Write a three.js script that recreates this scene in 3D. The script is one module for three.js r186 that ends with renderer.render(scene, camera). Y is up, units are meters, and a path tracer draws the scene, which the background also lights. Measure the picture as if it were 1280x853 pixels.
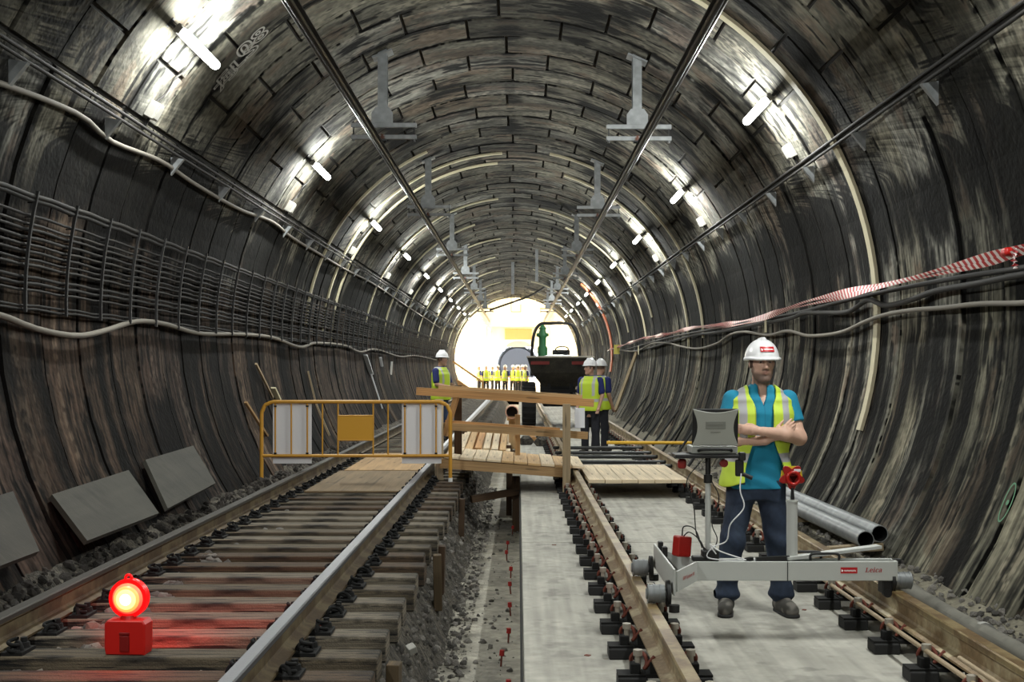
import * as THREE from 'three';
import { mergeGeometries, mergeVertices } from 'three/addons/utils/BufferGeometryUtils.js';
import { RoundedBoxGeometry } from 'three/addons/geometries/RoundedBoxGeometry.js';
import { RectAreaLightUniformsLib } from 'three/addons/lights/RectAreaLightUniformsLib.js';
RectAreaLightUniformsLib.init();

// ---------------------------------------------------------------- camera, exposure, light levels
const scene = new THREE.Scene();
scene.background = new THREE.Color(0x000000);
const F = 1500, VPX = 648, VPY = 460, H = 1.63;             // focal length in pixels, vanishing point, eye height above the slab
const camera = new THREE.PerspectiveCamera(2 * Math.atan(426.5 / F) * 180 / Math.PI, 1280 / 853, 0.05, 400);
camera.position.set(0, H, 0);
camera.lookAt(0, H, -10);
camera.setViewOffset(1280, 853, 640 - VPX, 426.5 - VPY, 1280, 853);
camera.updateProjectionMatrix();
const renderer = new THREE.WebGLRenderer({ antialias: true });
renderer.toneMapping = THREE.LinearToneMapping;
renderer.toneMappingExposure = 1.12;
renderer.shadowMap.enabled = true;
const LAMP_NITS = 520, LAMP_SIDE = 300, LAMP_GLOW = 16, LAMP_COLOR = 0xf7faf5;   // tunnel luminaires
const HALL_LIGHT = 210;                                      // station ceiling panels
const LAMP_LEFT = [-2.3, 4.1, 10.5, 17.0, 23.5, 30.0, 36.4, 42.8, 49.2, 55.6, 62.0, 68.4];
const LAMP_RIGHT = [-6.3, 0.2, 6.5, 12.9, 19.3, 25.8, 32.2, 38.6, 45.0, 51.4, 57.8, 64.2];

// ---------------------------------------------------------------- helpers
let seed = 7;
function rnd() { seed = (seed + 0x6D2B79F5) | 0; let t = Math.imul(seed ^ (seed >>> 15), 1 | seed); t = (t + Math.imul(t ^ (t >>> 7), 61 | t)) ^ t; return ((t ^ (t >>> 14)) >>> 0) / 4294967296; }
const rr = (a, b) => a + (b - a) * rnd();
const V = (x, y, z) => new THREE.Vector3(x, y, z);
const PI = Math.PI, sin = Math.sin, cos = Math.cos;
const clamp = (x, a, b) => Math.max(a, Math.min(b, x));
const lerp = (a, b, t) => a + (b - a) * t;
const sstep = (a, b, x) => { const t = clamp((x - a) / (b - a), 0, 1); return t * t * (3 - 2 * t); };
const HASH = new Float32Array(65536);
{ let s = 1234567; for (let i = 0; i < 65536; i++) { s = (Math.imul(s, 1664525) + 1013904223) | 0; HASH[i] = ((s >>> 8) & 0xffff) / 65535; } }
function vn(x, y, px = 256, py = 256) {                    // value noise that repeats after px, py cells
  const xi = Math.floor(x), yi = Math.floor(y); let fx = x - xi, fy = y - yi;
  fx = fx * fx * (3 - 2 * fx); fy = fy * fy * (3 - 2 * fy);
  const x0 = ((xi % px) + px) % px, x1 = (x0 + 1) % px, y0 = ((yi % py) + py) % py, y1 = (y0 + 1) % py;
  const r0 = (y0 * 193) & 255, r1 = (y1 * 193) & 255;
  const a = HASH[(r0 << 8) | (x0 & 255)], b = HASH[(r0 << 8) | (x1 & 255)], c = HASH[(r1 << 8) | (x0 & 255)], d = HASH[(r1 << 8) | (x1 & 255)];
  return a + (b - a) * fx + (c - a + (a - b - c + d) * fx) * fy;
}
function vf(x, y) {                                         // the same without a chosen period
  const xi = Math.floor(x), yi = Math.floor(y); let fx = x - xi, fy = y - yi; fx = fx * fx * (3 - 2 * fx); fy = fy * fy * (3 - 2 * fy);
  const x0 = xi & 255, x1 = (xi + 1) & 255, r0 = ((yi * 193) & 255) << 8, r1 = (((yi + 1) * 193) & 255) << 8, a = HASH[r0 | x0], b = HASH[r0 | x1], c = HASH[r1 | x0], d = HASH[r1 | x1];
  return a + (b - a) * fx + (c - a + (a - b - c + d) * fx) * fy;
}
function ff(x, y, oct) { let s = 0, a = 0.5, n = 0; for (let i = 0; i < oct; i++) { s += a * vf(x + i * 17, y + i * 31); n += a; a *= 0.5; x *= 2; y *= 2; } return s / n; }
function fbm(x, y, oct = 4, px = 256, py = 256) { let s = 0, a = 0.5, n = 0; for (let i = 0; i < oct; i++) { s += a * vn(x + i * 17, y + i * 31, px, py); n += a; a *= 0.5; x *= 2; y *= 2; px *= 2; py *= 2; } return s / n; }

const taken = new Map();
function numbered(name) { const n = taken.get(name) || 0; taken.set(name, n + 1); return n ? name + '_' + String(n).padStart(3, '0') : name; }
function fin(g, keepUV = false, s = 1) {                   // non-indexed, position + normal + uv (metres, longest axis along u)
  if (g.index) g = g.toNonIndexed();
  for (const k of Object.keys(g.attributes)) if (!['position', 'normal', 'uv', 'color'].includes(k)) g.deleteAttribute(k);
  if (!g.attributes.normal) g.computeVertexNormals();
  if (!keepUV) {
    g.computeBoundingBox(); const e = g.boundingBox.getSize(V(0, 0, 0)).toArray();
    const p = g.attributes.position.array, uv = new Float32Array(p.length / 3 * 2), A = V(0, 0, 0), B = V(0, 0, 0), C = V(0, 0, 0);
    for (let i = 0; i < p.length / 3; i += 3) {
      A.fromArray(p, i * 3); B.fromArray(p, i * 3 + 3); C.fromArray(p, i * 3 + 6);
      B.sub(A); C.sub(A); B.cross(C); const n = [Math.abs(B.x), Math.abs(B.y), Math.abs(B.z)];
      const k = n[0] >= n[1] && n[0] >= n[2] ? 0 : n[1] >= n[2] ? 1 : 2;
      let [u, v] = k === 0 ? [2, 1] : k === 1 ? [0, 2] : [0, 1]; if (e[v] > e[u]) [u, v] = [v, u];
      for (let j = 0; j < 3; j++) { uv[(i + j) * 2] = p[(i + j) * 3 + u] * s; uv[(i + j) * 2 + 1] = p[(i + j) * 3 + v] * s + p[(i + j) * 3 + k] * s * 0.37; }
    }
    g.setAttribute('uv', new THREE.BufferAttribute(uv, 2));
  }
  return g;
}
const E0 = new THREE.Euler();
function put(g, x = 0, y = 0, z = 0, rx = 0, ry = 0, rz = 0) { g.applyMatrix4(new THREE.Matrix4().compose(V(x, y, z), new THREE.Quaternion().setFromEuler(new THREE.Euler(rx, ry, rz)), V(1, 1, 1))); return g; }
function box(w, h, d, x = 0, y = 0, z = 0, rx = 0, ry = 0, rz = 0) { return put(fin(new THREE.BoxGeometry(w, h, d)), x, y, z, rx, ry, rz); }
function rbox(w, h, d, r, x = 0, y = 0, z = 0, rx = 0, ry = 0, rz = 0, seg = 2) { return put(fin(new RoundedBoxGeometry(w, h, d, seg, r)), x, y, z, rx, ry, rz); }
function cyl(r0, r1, h, seg = 16, x = 0, y = 0, z = 0, rx = 0, ry = 0, rz = 0) { return put(fin(new THREE.CylinderGeometry(r0, r1, h, seg)), x, y, z, rx, ry, rz); }
function rod(a, b, r, seg = 8, r2 = r) {                   // a bar between two points
  const d = b.clone().sub(a), g = fin(new THREE.CylinderGeometry(r2, r, d.length(), seg));
  g.applyQuaternion(new THREE.Quaternion().setFromUnitVectors(V(0, 1, 0), d.clone().normalize())); g.translate((a.x + b.x) / 2, (a.y + b.y) / 2, (a.z + b.z) / 2); return g;
}
function bar(a, b, w, h) {                                 // a square bar between two points, h upright
  const d = b.clone().sub(a), g = fin(new THREE.BoxGeometry(w, h, d.length())), q = new THREE.Quaternion().setFromRotationMatrix(new THREE.Matrix4().lookAt(b, a, V(0, 1, 0)));
  g.applyQuaternion(q); g.translate((a.x + b.x) / 2, (a.y + b.y) / 2, (a.z + b.z) / 2); return g;
}
function tube(pts, r, seg = 0, rad = 6, closed = false) { return fin(new THREE.TubeGeometry(new THREE.CatmullRomCurve3(pts, closed, 'catmullrom', 0.5), seg || pts.length * 3, r, rad, closed)); }
function lathe(pts, seg = 24) { return fin(new THREE.LatheGeometry(pts.map(p => new THREE.Vector2(p[0], p[1])), seg)); }
function extr(pts, depth, bevel = 0) { const s = new THREE.Shape(pts.map(p => new THREE.Vector2(p[0], p[1]))); return fin(new THREE.ExtrudeGeometry(s, { depth, bevelEnabled: bevel > 0, bevelSize: bevel, bevelThickness: bevel, bevelSegments: 1, steps: 1 })); }
function merge(list) { return mergeGeometries(list, false); }
function mesh(name, geo, mat, parent) {
  const m = new THREE.Mesh(Array.isArray(geo) ? merge(geo) : geo, mat); m.name = parent ? name : numbered(name);
  m.castShadow = m.receiveShadow = true; (parent || scene).add(m); return m;
}
function tag(o, label, category, group) { o.userData.label = label; o.userData.category = category; if (group) o.userData.group = group; return o; }
function thing(name, label, category, pos = [0, 0, 0], turn = 0, group) { const g = new THREE.Group(); g.name = numbered(name); g.position.set(...pos); g.rotation.y = turn; scene.add(g); return tag(g, label, category, group); }
function dup(o, pos, turn, label) { const c = o.clone(); c.name = numbered(o.name.replace(/_\d{3}$/, '')); c.position.set(...pos); if (turn !== undefined) c.rotation.y = turn; if (label) c.userData = { ...c.userData, label }; scene.add(c); return c; }
function struct(name, geo, mat) { const m = mesh(name, geo, mat); m.userData.kind = 'structure'; return m; }
function structGroup(name) { const g = new THREE.Group(); g.name = numbered(name); g.userData.kind = 'structure'; scene.add(g); return g; }

const ORD = ['', 'first', 'second', 'third', 'fourth', 'fifth', 'sixth', 'seventh', 'eighth', 'ninth', 'tenth', 'eleventh', 'twelfth', 'thirteenth', 'fourteenth', 'fifteenth', 'sixteenth', 'seventeenth', 'eighteenth', 'nineteenth', 'twentieth', 'twenty-first', 'twenty-second', 'twenty-third', 'twenty-fourth', 'twenty-fifth'];
// where a pixel's ray meets the lining, a level, or a given depth
const CX = -0.13, CY = 2.13, R = 3.7;                       // tunnel bore: axis and radius
function onWall(px, py, off = 0) {
  const dx = (px - VPX) / F, dy = (VPY - py) / F, r = R - off, a = dx * dx + dy * dy, b = 2 * (-dx * CX + dy * (H - CY)), c = CX * CX + (H - CY) ** 2 - r * r;
  const d = (-b + Math.sqrt(b * b - 4 * a * c)) / (2 * a); return V(dx * d, H + dy * d, -d);
}
function onLevel(px, py, y) { const d = (H - y) * F / (py - VPY); return V((px - VPX) / F * d, y, -d); }
function atDepth(px, py, d) { return V((px - VPX) / F * d, H + (VPY - py) / F * d, -d); }
const wallX = (y, side, off = 0) => CX + side * Math.sqrt((R - off) ** 2 - (y - CY) ** 2);
const polar = (ang, r, z) => V(CX + r * sin(ang), CY + r * cos(ang), z);   // ang from the crown, positive to the right

// ---------------------------------------------------------------- textures and materials
function tex(w, h, fn, srgb = true, rx = 1, ry = 1) {
  const a = new Uint8Array(w * h * 4);
  for (let j = 0; j < h; j++) for (let i = 0; i < w; i++) { const c = fn((i + 0.5) / w, (j + 0.5) / h), k = (j * w + i) * 4; a[k] = clamp(c[0], 0, 255); a[k + 1] = clamp(c[1], 0, 255); a[k + 2] = clamp(c[2], 0, 255); a[k + 3] = 255; }
  const t = new THREE.DataTexture(a, w, h); t.wrapS = t.wrapT = THREE.RepeatWrapping; t.magFilter = THREE.LinearFilter; t.minFilter = THREE.LinearMipmapLinearFilter; t.generateMipmaps = true;
  if (srgb) t.colorSpace = THREE.SRGBColorSpace; t.repeat.set(rx, ry); t.needsUpdate = true; return t;
}
function again(t, rx, ry) { const c = t.clone(); c.repeat.set(rx, ry); c.needsUpdate = true; return c; }
function mat(color, rough = 0.8, o = {}) { return new THREE.MeshStandardMaterial({ color, roughness: rough, metalness: 0, ...o }); }
const T = {};
T.grit = tex(512, 512, (u, v) => { const n = 0.55 * fbm(u * 16, v * 16, 4, 16, 16) + 0.45 * fbm(u * 64, v * 64, 2, 64, 64), k = n * 255; return [k, k, k]; }, false);
T.concrete = tex(1024, 1024, (u, v) => {                    // 4 m tile of screeded slab
  const m = fbm(u * 5, v * 5, 5, 5, 5), f = fbm(u * 60, v * 60, 3, 60, 60), br = fbm(u * 4, v * 90, 3, 4, 90), sp = fbm(u * 26 + 3, v * 26, 3, 26, 26);
  let t = 168 + (m - 0.5) * 60 + (f - 0.5) * 34 + (br - 0.5) * 34; t -= 22 * sstep(0.6, 0.8, sp + (f - 0.5) * 0.3); t -= 30 * sstep(0.5, 0.75, m + (f - 0.5) * 0.2);
  return [t, t * 0.985, t * 0.93];
}, true, 0.25, 0.25);
T.floor = tex(1024, 1024, (u, v) => {                       // 4 m tile of muddy trench floor
  const m = fbm(u * 6, v * 6, 5, 6, 6), f = fbm(u * 70, v * 70, 3, 70, 70); let t = 150 + (m - 0.5) * 80 + (f - 0.5) * 60; t -= 40 * sstep(0.55, 0.7, m); return [t, t * 0.97, t * 0.88];
}, true, 0.25, 0.25);
T.earth = tex(1024, 1024, (u, v) => {                       // 3 m tile of dirt and fines
  const m = fbm(u * 9, v * 9, 4, 9, 9), f = fbm(u * 90, v * 90, 3, 90, 90), t = 78 + (m - 0.5) * 60 + (f - 0.5) * 90; return [t, t * 0.94, t * 0.84];
}, true, 0.33, 0.33);
T.wood = tex(1024, 512, (u, v) => {                         // 2 m along the grain, 0.5 m across
  const w = fbm(u * 3, v * 6, 3, 3, 6), g = fbm(u * 5, v * 110 + w * 7, 3, 5, 110), k = sstep(0.8, 0.9, vn(u * 6 + 9, v * 9, 6, 9)), b = Math.floor(v * 4), t = 214 + (g - 0.5) * 64 + (w - 0.5) * 46 + (HASH[b * 7 + 3] - 0.5) * 18 - 46 * k;
  return [t, t * 0.915, t * 0.775];
}, true, 0.5, 2);
T.oldwood = tex(1024, 512, (u, v) => {                      // weathered sleepers: cracks and oil
  const g = fbm(u * 6, v * 90, 4, 6, 90), c = fbm(u * 8 + 5, v * 40, 3, 8, 40), o = fbm(u * 7, v * 4, 4, 7, 4); let t = 104 + (g - 0.5) * 90; t -= 60 * sstep(0.6, 0.72, c); t -= 44 * sstep(0.5, 0.68, o);
  return [t, t * 0.92, t * 0.79];
}, true, 0.5, 2);
T.rust = tex(512, 512, (u, v) => {                          // 1 m tile of rail steel under site dust
  const m = fbm(u * 5, v * 5, 5, 5, 5), f = fbm(u * 50, v * 50, 3, 50, 50), d = sstep(0.42, 0.62, m); return [lerp(124, 164, d) + (f - 0.5) * 40, lerp(103, 150, d) + (f - 0.5) * 38, lerp(74, 120, d) + (f - 0.5) * 34];
});
T.dark = tex(512, 512, (u, v) => { const m = fbm(u * 6, v * 6, 5, 6, 6), f = fbm(u * 60, v * 60, 2, 60, 60), t = 62 + (m - 0.5) * 60 + (f - 0.5) * 34; return [t, t * 0.95, t * 0.86]; });
T.zinc = tex(512, 512, (u, v) => { const m = fbm(u * 14, v * 14, 4, 14, 14), f = fbm(u * 3, v * 3, 3, 3, 3), t = 168 + (m - 0.5) * 50 + (f - 0.5) * 40; return [t, t, t * 0.99]; });
T.cloth = tex(256, 256, (u, v) => { const t = 128 + 60 * (((Math.floor(u * 128) + Math.floor(v * 128)) & 1) - 0.5) + (vn(u * 64, v * 64, 64, 64) - 0.5) * 120; return [t, t, t]; }, false);
const bump = (s = 0.004, rx = 1, ry = rx) => ({ bumpMap: again(T.grit, rx, ry), bumpScale: s });
const M = {
  slab: mat(0xffffff, 0.85, { map: T.concrete, ...bump(0.004) }), trench: mat(0xffffff, 0.7, { map: T.floor, ...bump(0.012) }), earth: mat(0xffffff, 0.95, { map: T.earth, ...bump(0.03, 2) }),
  darkearth: mat(0x8a7a6c, 0.95, { map: T.earth, ...bump(0.03, 2) }),
  ledge: mat(0xb9b7ae, 0.95, { map: T.floor, ...bump(0.008) }), bed: mat(0x1c1a17, 0.95),
  wood: mat(0xffffff, 0.75, { map: T.wood }), wood2: mat(0xe6d0b0, 0.75, { map: T.wood }), wood3: mat(0xc8b294, 0.8, { map: T.wood }), greywood: mat(0xbdb8ae, 0.85, { map: T.wood }), orangewood: mat(0xdfb88c, 0.75, { map: T.wood }), darkwood: mat(0x5a4a3c, 0.85, { map: T.wood }), propwood: mat(0x6b6254, 0.9, { map: T.wood }),
  sleeper: mat(0xffffff, 0.9, { map: T.oldwood, ...bump(0.006, 3) }), sleeper2: mat(0xd8d2c8, 0.9, { map: T.oldwood, ...bump(0.006, 3) }), sleeper3: mat(0xb9a390, 0.9, { map: T.oldwood, ...bump(0.006, 3) }),
  rail: mat(0xffffff, 0.6, { map: T.rust, metalness: 0.15 }), railtop: mat(0xd8cfb8, 0.45, { map: T.rust, metalness: 0.3 }),
  oldrail: mat(0x9a9384, 0.75, { map: T.rust }), darkhead: mat(0x45423d, 0.6, { metalness: 0.3 }), polished: mat(0x68696d, 0.45, { metalness: 0.6, roughnessMap: null, ...bump(0.0006, 3) }),
  steel: mat(0x5b5c5e, 0.45, { metalness: 0.7, map: T.zinc }), zinc: mat(0xc9ced2, 0.45, { metalness: 0.2, map: T.zinc }), alu: mat(0xb9bbb7, 0.42, { metalness: 0.05, ...bump(0.0004, 4) }), catenary: mat(0x8d8574, 0.35, { metalness: 0.6, map: T.dark }),
  black: mat(0x141414, 0.55), rubber: mat(0x1b1b1b, 0.8), matte: mat(0x232323, 0.9, { map: T.dark }), cable: mat(0x545048, 0.85, { map: T.dark }), cable2: mat(0x6e695f, 0.8, { map: T.dark }), dustcable: mat(0x716c63, 0.8), blackcable: mat(0x242220, 0.75),
  clip: mat(0x6b3426, 0.75), bolt: mat(0x9c968a, 0.6, { metalness: 0.3 }), yellow: mat(0xc79333, 0.45), plate: mat(0xc8952a, 0.5, { ...bump(0.0008, 4) }), white: mat(0xdfe0e2, 0.6), sheet: mat(0xd9dadd, 0.55),
  red: mat(0xb4140d, 0.4), gutter: mat(0xbdb598, 0.65), box: mat(0x8f8d86, 0.6), brown: mat(0x5e3a2c, 0.7), green: mat(0x16542c, 0.6), stone: mat(0xffffff, 0.95, { ...bump(0.01, 4) }),
  panel: mat(0x5c5b55, 0.8, { map: T.concrete, ...bump(0.002, 3) }), orange: mat(0xd9641f, 0.6), machine: mat(0xcfccc0, 0.75, { map: T.dark }),
};
// ---------------------------------------------------------------- tunnel lining
const ARC = 9.2, ARC0 = 0.6;                                // the lining textures run 16 m along and 9.2 m round from the crown
function liningPixel(side) {
  const o = side > 0 ? 0 : 71;
  return (u, v) => {
    const z = u * 16, s = Math.abs(v * ARC - ARC0), ang = s / R, wall = sstep(0.95, 1.25, ang);
    const big = ff(z * 0.5 + o, s * 0.6 + o, 3), mid = ff(z * 2 + o, s * 2.2, 3), fine = ff(z * 18, s * 18 + o, 2);
    const grain = ff(z * lerp(8, 14, wall) + o, s * lerp(1.6, 0.4, wall) + o, 3), hair = ff(z * 44 + 9, s * lerp(3.2, 0.9, wall) + o, 2);
    let t = 97 + 12 * wall + (big - 0.5) * 60 + (mid - 0.5) * 50 + (fine - 0.5) * 54 + (grain - 0.5) * (44 + 90 * wall) + (hair - 0.5) * (26 + 80 * wall);
    // oily run-off, sooty dirt in ragged dark patches, and a darker band along each haunch
    const ring = Math.floor(z / 0.8 + 0.5), jd = Math.abs(z / 0.8 - Math.round(z / 0.8)) * 0.8, jn = ff(ring * 3.7 + o, s * 1.3, 2), jw = 0.015 + 0.16 * sstep(0.42, 0.8, jn);
    let dark = 0.9 * sstep(jw, jw * 0.2, jd + (fine - 0.5) * 0.07 + (hair - 0.5) * 0.05);
    const run = ff(z * 3.4 + o * 2, s * 0.45 + 3, 3) + (hair - 0.5) * 0.22; dark = Math.max(dark, 0.95 * sstep(0.53, 0.70, run) * (0.35 + 0.65 * wall));
    const blotch = ff(z * 0.8 + 40 + o, s * 1.1, 4) + 0.36 * Math.exp(-(((s - (side < 0 ? 4.7 : 4.9)) / 0.48) ** 2)) - 0.07 * Math.exp(-(((s - 3.7) / 0.6) ** 2)); dark = Math.max(dark, 0.94 * sstep(0.5, 0.72, blotch - 0.04 - 0.03 * (1 - wall) + (grain - 0.5) * 0.5 + (fine - 0.5) * 0.12));
    const pit = ff(z * 9 + 11, s * 2.6 + o, 3); dark = Math.max(dark, 0.8 * sstep(0.64, 0.76, pit + (big - 0.5) * 0.15));
    let c = [t, t * 0.99, t * 0.925];
    if (side < 0) { const b = sstep(4.6, 5.6, s + 1.2 * (mid - 0.5) + 0.8 * (big - 0.5)); c = [lerp(c[0], t * 0.55, b), lerp(c[1], t * 0.465, b), lerp(c[2], t * 0.41, b)]; }
    else { const b = sstep(5.2, 6.2, s + 1.2 * (mid - 0.5)); c = [lerp(c[0], t * 0.9, b), lerp(c[1], t * 0.885, b), lerp(c[2], t * 0.80, b)]; }
    // lime: pale leached streaks and scabs
    const lime = ff(z * 7 + 5 + o, s * 0.3 + 9, 3) + (hair - 0.5) * 0.16, lm = sstep(0.60, 0.70, lime) * sstep(0.3, 0.6, fine) * (0.15 + 0.6 * wall), scab = sstep(0.54, 0.74, ff(z * 4.5 + o + 5, s * 1.1, 4)) * (1 - wall) * sstep(0.3, 0.65, fine + (hair - 0.5) * 0.4);
    const l = Math.max(lm * (side < 0 && s > 5 ? 0.22 : 0.5), scab * 0.32); c = [lerp(c[0], 190, l), lerp(c[1], 180, l), lerp(c[2], 164, l)];
    const br = (side < 0 && s > 5 ? 0.15 : 0.32) * sstep(0.55, 0.72, ff(z * 3 + 77, s * 2 + o, 3) + (fine - 0.5) * 0.2); c = [lerp(c[0], 88, br), lerp(c[1], 64, br), lerp(c[2], 52, br)];   // rust
    const d = 1 - 0.9 * dark; return [c[0] * d, c[1] * d, c[2] * d];
  };
}
const LTW = 2048, LTH = 1536;
const liningTex = { '-1': tex(LTW, LTH, liningPixel(-1)), '1': tex(LTW, LTH, liningPixel(1)) };
const liningMat = {};
for (const s of [-1, 1]) liningMat[s] = [0xffffff, 0xf2f0ea, 0xe4e2da, 0xd8d5cc, 0xf6f2e8].map(c => new THREE.MeshPhysicalMaterial({ color: c, roughness: 0.92, specularIntensity: 0.3, map: liningTex[s], bumpMap: again(T.grit, 8, 4.6), bumpScale: 0.01 }));
function archSlab(a0, a1, z0, z1, side, rIn, thick, segs) {  // a curved slab: inner face and four edges; z0 nearer the camera
  const pos = [], uv = [], P = (a, r, z) => polar(a, r, z), U = (a, z) => [-z / 16, (a * R * side + ARC0) / ARC];
  const quad = (a, b, c, d, ua, ub, uc, ud) => { for (const [p, q] of [[a, ua], [b, ub], [c, uc], [a, ua], [c, uc], [d, ud]]) { pos.push(p.x, p.y, p.z); uv.push(...q); } };
  const ro = rIn + thick, ch = 0.012;
  for (let i = 0; i < segs; i++) {
    const b0 = lerp(a0, a1, i / segs), b1 = lerp(a0, a1, (i + 1) / segs), e0 = lerp(a0 + ch / R, a1 - ch / R, i / segs), e1 = lerp(a0 + ch / R, a1 - ch / R, (i + 1) / segs), zn = z0 - ch, zf = z1 + ch;
    quad(P(e0, rIn, zn), P(e0, rIn, zf), P(e1, rIn, zf), P(e1, rIn, zn), U(e0, zn), U(e0, zf), U(e1, zf), U(e1, zn));
    quad(P(b0, ro, z0), P(e0, rIn, zn), P(e1, rIn, zn), P(b1, ro, z0), U(b0, z0), U(e0, zn), U(e1, zn), U(b1, z0));
    quad(P(e0, rIn, zf), P(b0, ro, z1), P(b1, ro, z1), P(e1, rIn, zf), U(e0, zf), U(b0, z1), U(b1, z1), U(e1, zf));
  }
  for (const [a, e, f] of [[a0, a0 + ch / R, 0], [a1, a1 - ch / R, 1]]) { const q = [P(a, ro, z0), P(a, ro, z1), P(e, rIn, z1 + ch), P(e, rIn, z0 - ch)], w = [U(a, z0), U(a, z1), U(e, z1), U(e, z0)]; f ? quad(q[3], q[2], q[1], q[0], w[3], w[2], w[1], w[0]) : quad(...q, ...w); }
  const g = new THREE.BufferGeometry(); g.setAttribute('position', new THREE.Float32BufferAttribute(pos, 3)); g.setAttribute('uv', new THREE.Float32BufferAttribute(uv, 2)); g.computeVertexNormals(); return g;
}
const TUN0 = 10, TUN1 = -72, A_SPRING = 1.08, A_FOOT = 2.16;  // tunnel from behind the camera to the station; spring line and wall foot
{
  const sect = (a0, a1, rad, z0, z1, n) => {                // smooth backing shell behind the joints, with thickness
    const list = []; for (const r of [rad, rad + 0.35]) { const g = new THREE.BufferGeometry(), pos = [], uv = []; for (let i = 0; i < n; i++) { const b0 = lerp(a0, a1, i / n), b1 = lerp(a0, a1, (i + 1) / n), q = [polar(b0, r, z0), polar(b0, r, z1), polar(b1, r, z1), polar(b0, r, z0), polar(b1, r, z1), polar(b1, r, z0)]; for (const p of q) { pos.push(p.x, p.y, p.z); uv.push(p.z, b0 * R); } } g.setAttribute('position', new THREE.Float32BufferAttribute(pos, 3)); g.setAttribute('uv', new THREE.Float32BufferAttribute(uv, 2)); g.computeVertexNormals(); list.push(g); } return list;
  };
  const RW = 0.8, J = 0.011;
  const ceiling = structGroup('ceiling'), wl = structGroup('wall_left'), wr = structGroup('wall_right');
  mesh('joint_bed', merge(sect(-A_SPRING, A_SPRING, R + 0.03, TUN0, TUN1, 40)), M.bed, ceiling);
  mesh('joint_bed', merge(sect(-A_FOOT - 0.25, -A_SPRING, R + 0.03, TUN0, TUN1, 20)), M.bed, wl);
  mesh('joint_bed', merge(sect(A_SPRING, A_FOOT + 0.25, R + 0.03, TUN0, TUN1, 20)), M.bed, wr);
  const rest = { '-1': [], '1': [] }, wrest = { '-1': [], '1': [] }; let count = 0, wc = { '-1': 0, '1': 0 };
  const n0 = Math.floor(-TUN0 / RW), n1 = Math.floor(-TUN1 / RW);
  for (let k = n0; k < n1; k++) {
    const z0 = -k * RW, z1 = z0 - RW, d = k * RW, parts = 7, off = (k & 1) ? 0.5 : 0;
    const edges = []; const step = 2 * A_SPRING / parts; edges.push(-A_SPRING); for (let i = 0; i < parts; i++) { const e = -A_SPRING + (i + (off || 1)) * step + rr(-0.03, 0.03); if (e < A_SPRING - 0.08) edges.push(e); } edges.push(A_SPRING);
    for (let i = 0; i < edges.length - 1; i++) {
      const mid = (edges[i] + edges[i + 1]) / 2, side = mid < 0 ? -1 : 1, g = archSlab(edges[i] + J / R, edges[i + 1] - J / R, z0 - J, z1 + J, side, R + rr(-0.012, 0.008), 0.05, 4), mi = Math.floor(rr(0, 5));
      if (d >= 7.1 && count < 300) { mesh('panel', g, liningMat[side][mi], ceiling); count++; } else if (d > -8) rest[side].push(g);
    }
    for (const side of [-1, 1]) {
      const a = side < 0 ? [-A_FOOT - 0.2, -A_SPRING] : [A_SPRING, A_FOOT + 0.2], g = archSlab(a[0] + J / R, a[1] - J / R, z0 - J, z1 + J, side, R + rr(-0.012, 0.008), 0.05, 12);
      if (d >= 5.5 && d < 66) mesh('panel', g, liningMat[side][Math.floor(rr(0, 5))], side < 0 ? wl : wr); else wrest[side].push(g);
    }
  }
  for (const s of [-1, 1]) { const r = mesh('panel_remainder', merge(rest[s]), liningMat[s][1], ceiling); r.userData.kind = 'stuff'; mesh('panel_remainder', merge(wrest[s]), liningMat[s][1], s < 0 ? wl : wr).userData.kind = 'stuff'; }
  // the tunnel closes far behind the photographer
  const back = fin(new THREE.CircleGeometry(R + 0.4, 40)); back.translate(CX, CY, TUN0); const back2 = back.clone(); back2.translate(0, 0, 0.2); struct('wall_back', [back, back2], liningMat[1][2]);
}

// ---------------------------------------------------------------- ground: slab, trench, track bed, ledge
function ledgeY(x, z) { const u = clamp((x - 2.45) / 0.75, 0, 1); return 0.05 + 0.03 * u + 0.2 * sstep(0.5, 1, u) * (0.3 + 0.9 * ff(z * 1.3 + 300, x * 3, 3)) + 0.05 * (ff(z * 7 + 300, x * 9, 2) - 0.5) * sstep(0.35, 0.6, u); }
const SLAB_X0 = 0.03, SLAB_X1 = 2.62, TR_Y = -0.57, FAR = -72, NEAR = 9;
{
  const slab = structGroup('floor'); const joints = [NEAR, -0.6, -6.05, -11.2, -15.6, -21, -27, -34, -42, -52, FAR];
  for (let i = 0; i < joints.length - 1; i++) { const z0 = joints[i] - 0.006, z1 = joints[i + 1] + 0.006; mesh('slab_panel', rbox(SLAB_X1 - SLAB_X0, 0.75, z0 - z1, 0.008, (SLAB_X0 + SLAB_X1) / 2, -0.375 + rr(-0.004, 0.003), (z0 + z1) / 2), M.slab, slab); }
  mesh('edge_board', [box(0.014, 0.10, 22, SLAB_X0 - 0.012, -0.062, -7)], M.matte, slab);
  struct('floor', box(1.0, 0.2, NEAR - FAR, -0.4, TR_Y - 0.1, (NEAR + FAR) / 2), M.trench);
  struct('ground', box(9, 0.2, NEAR - FAR, 0, TR_Y - 0.35, (NEAR + FAR) / 2), M.earth);
  // ledge between the rail and the wall on the slab's far side
  const lg = []; const N = 500; const g = new THREE.PlaneGeometry(1, 1, 16, N), p = g.attributes.position;
  for (let i = 0; i < p.count; i++) { const u = p.getX(i) + 0.5, w = p.getY(i) + 0.5, z = lerp(2, FAR, w), x = lerp(2.45, 3.2, u); p.setXYZ(i, x, ledgeY(x, z), z); }
  g.computeVertexNormals(); lg.push(fin(g)); struct('floor', lg, M.ledge);
}
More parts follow.
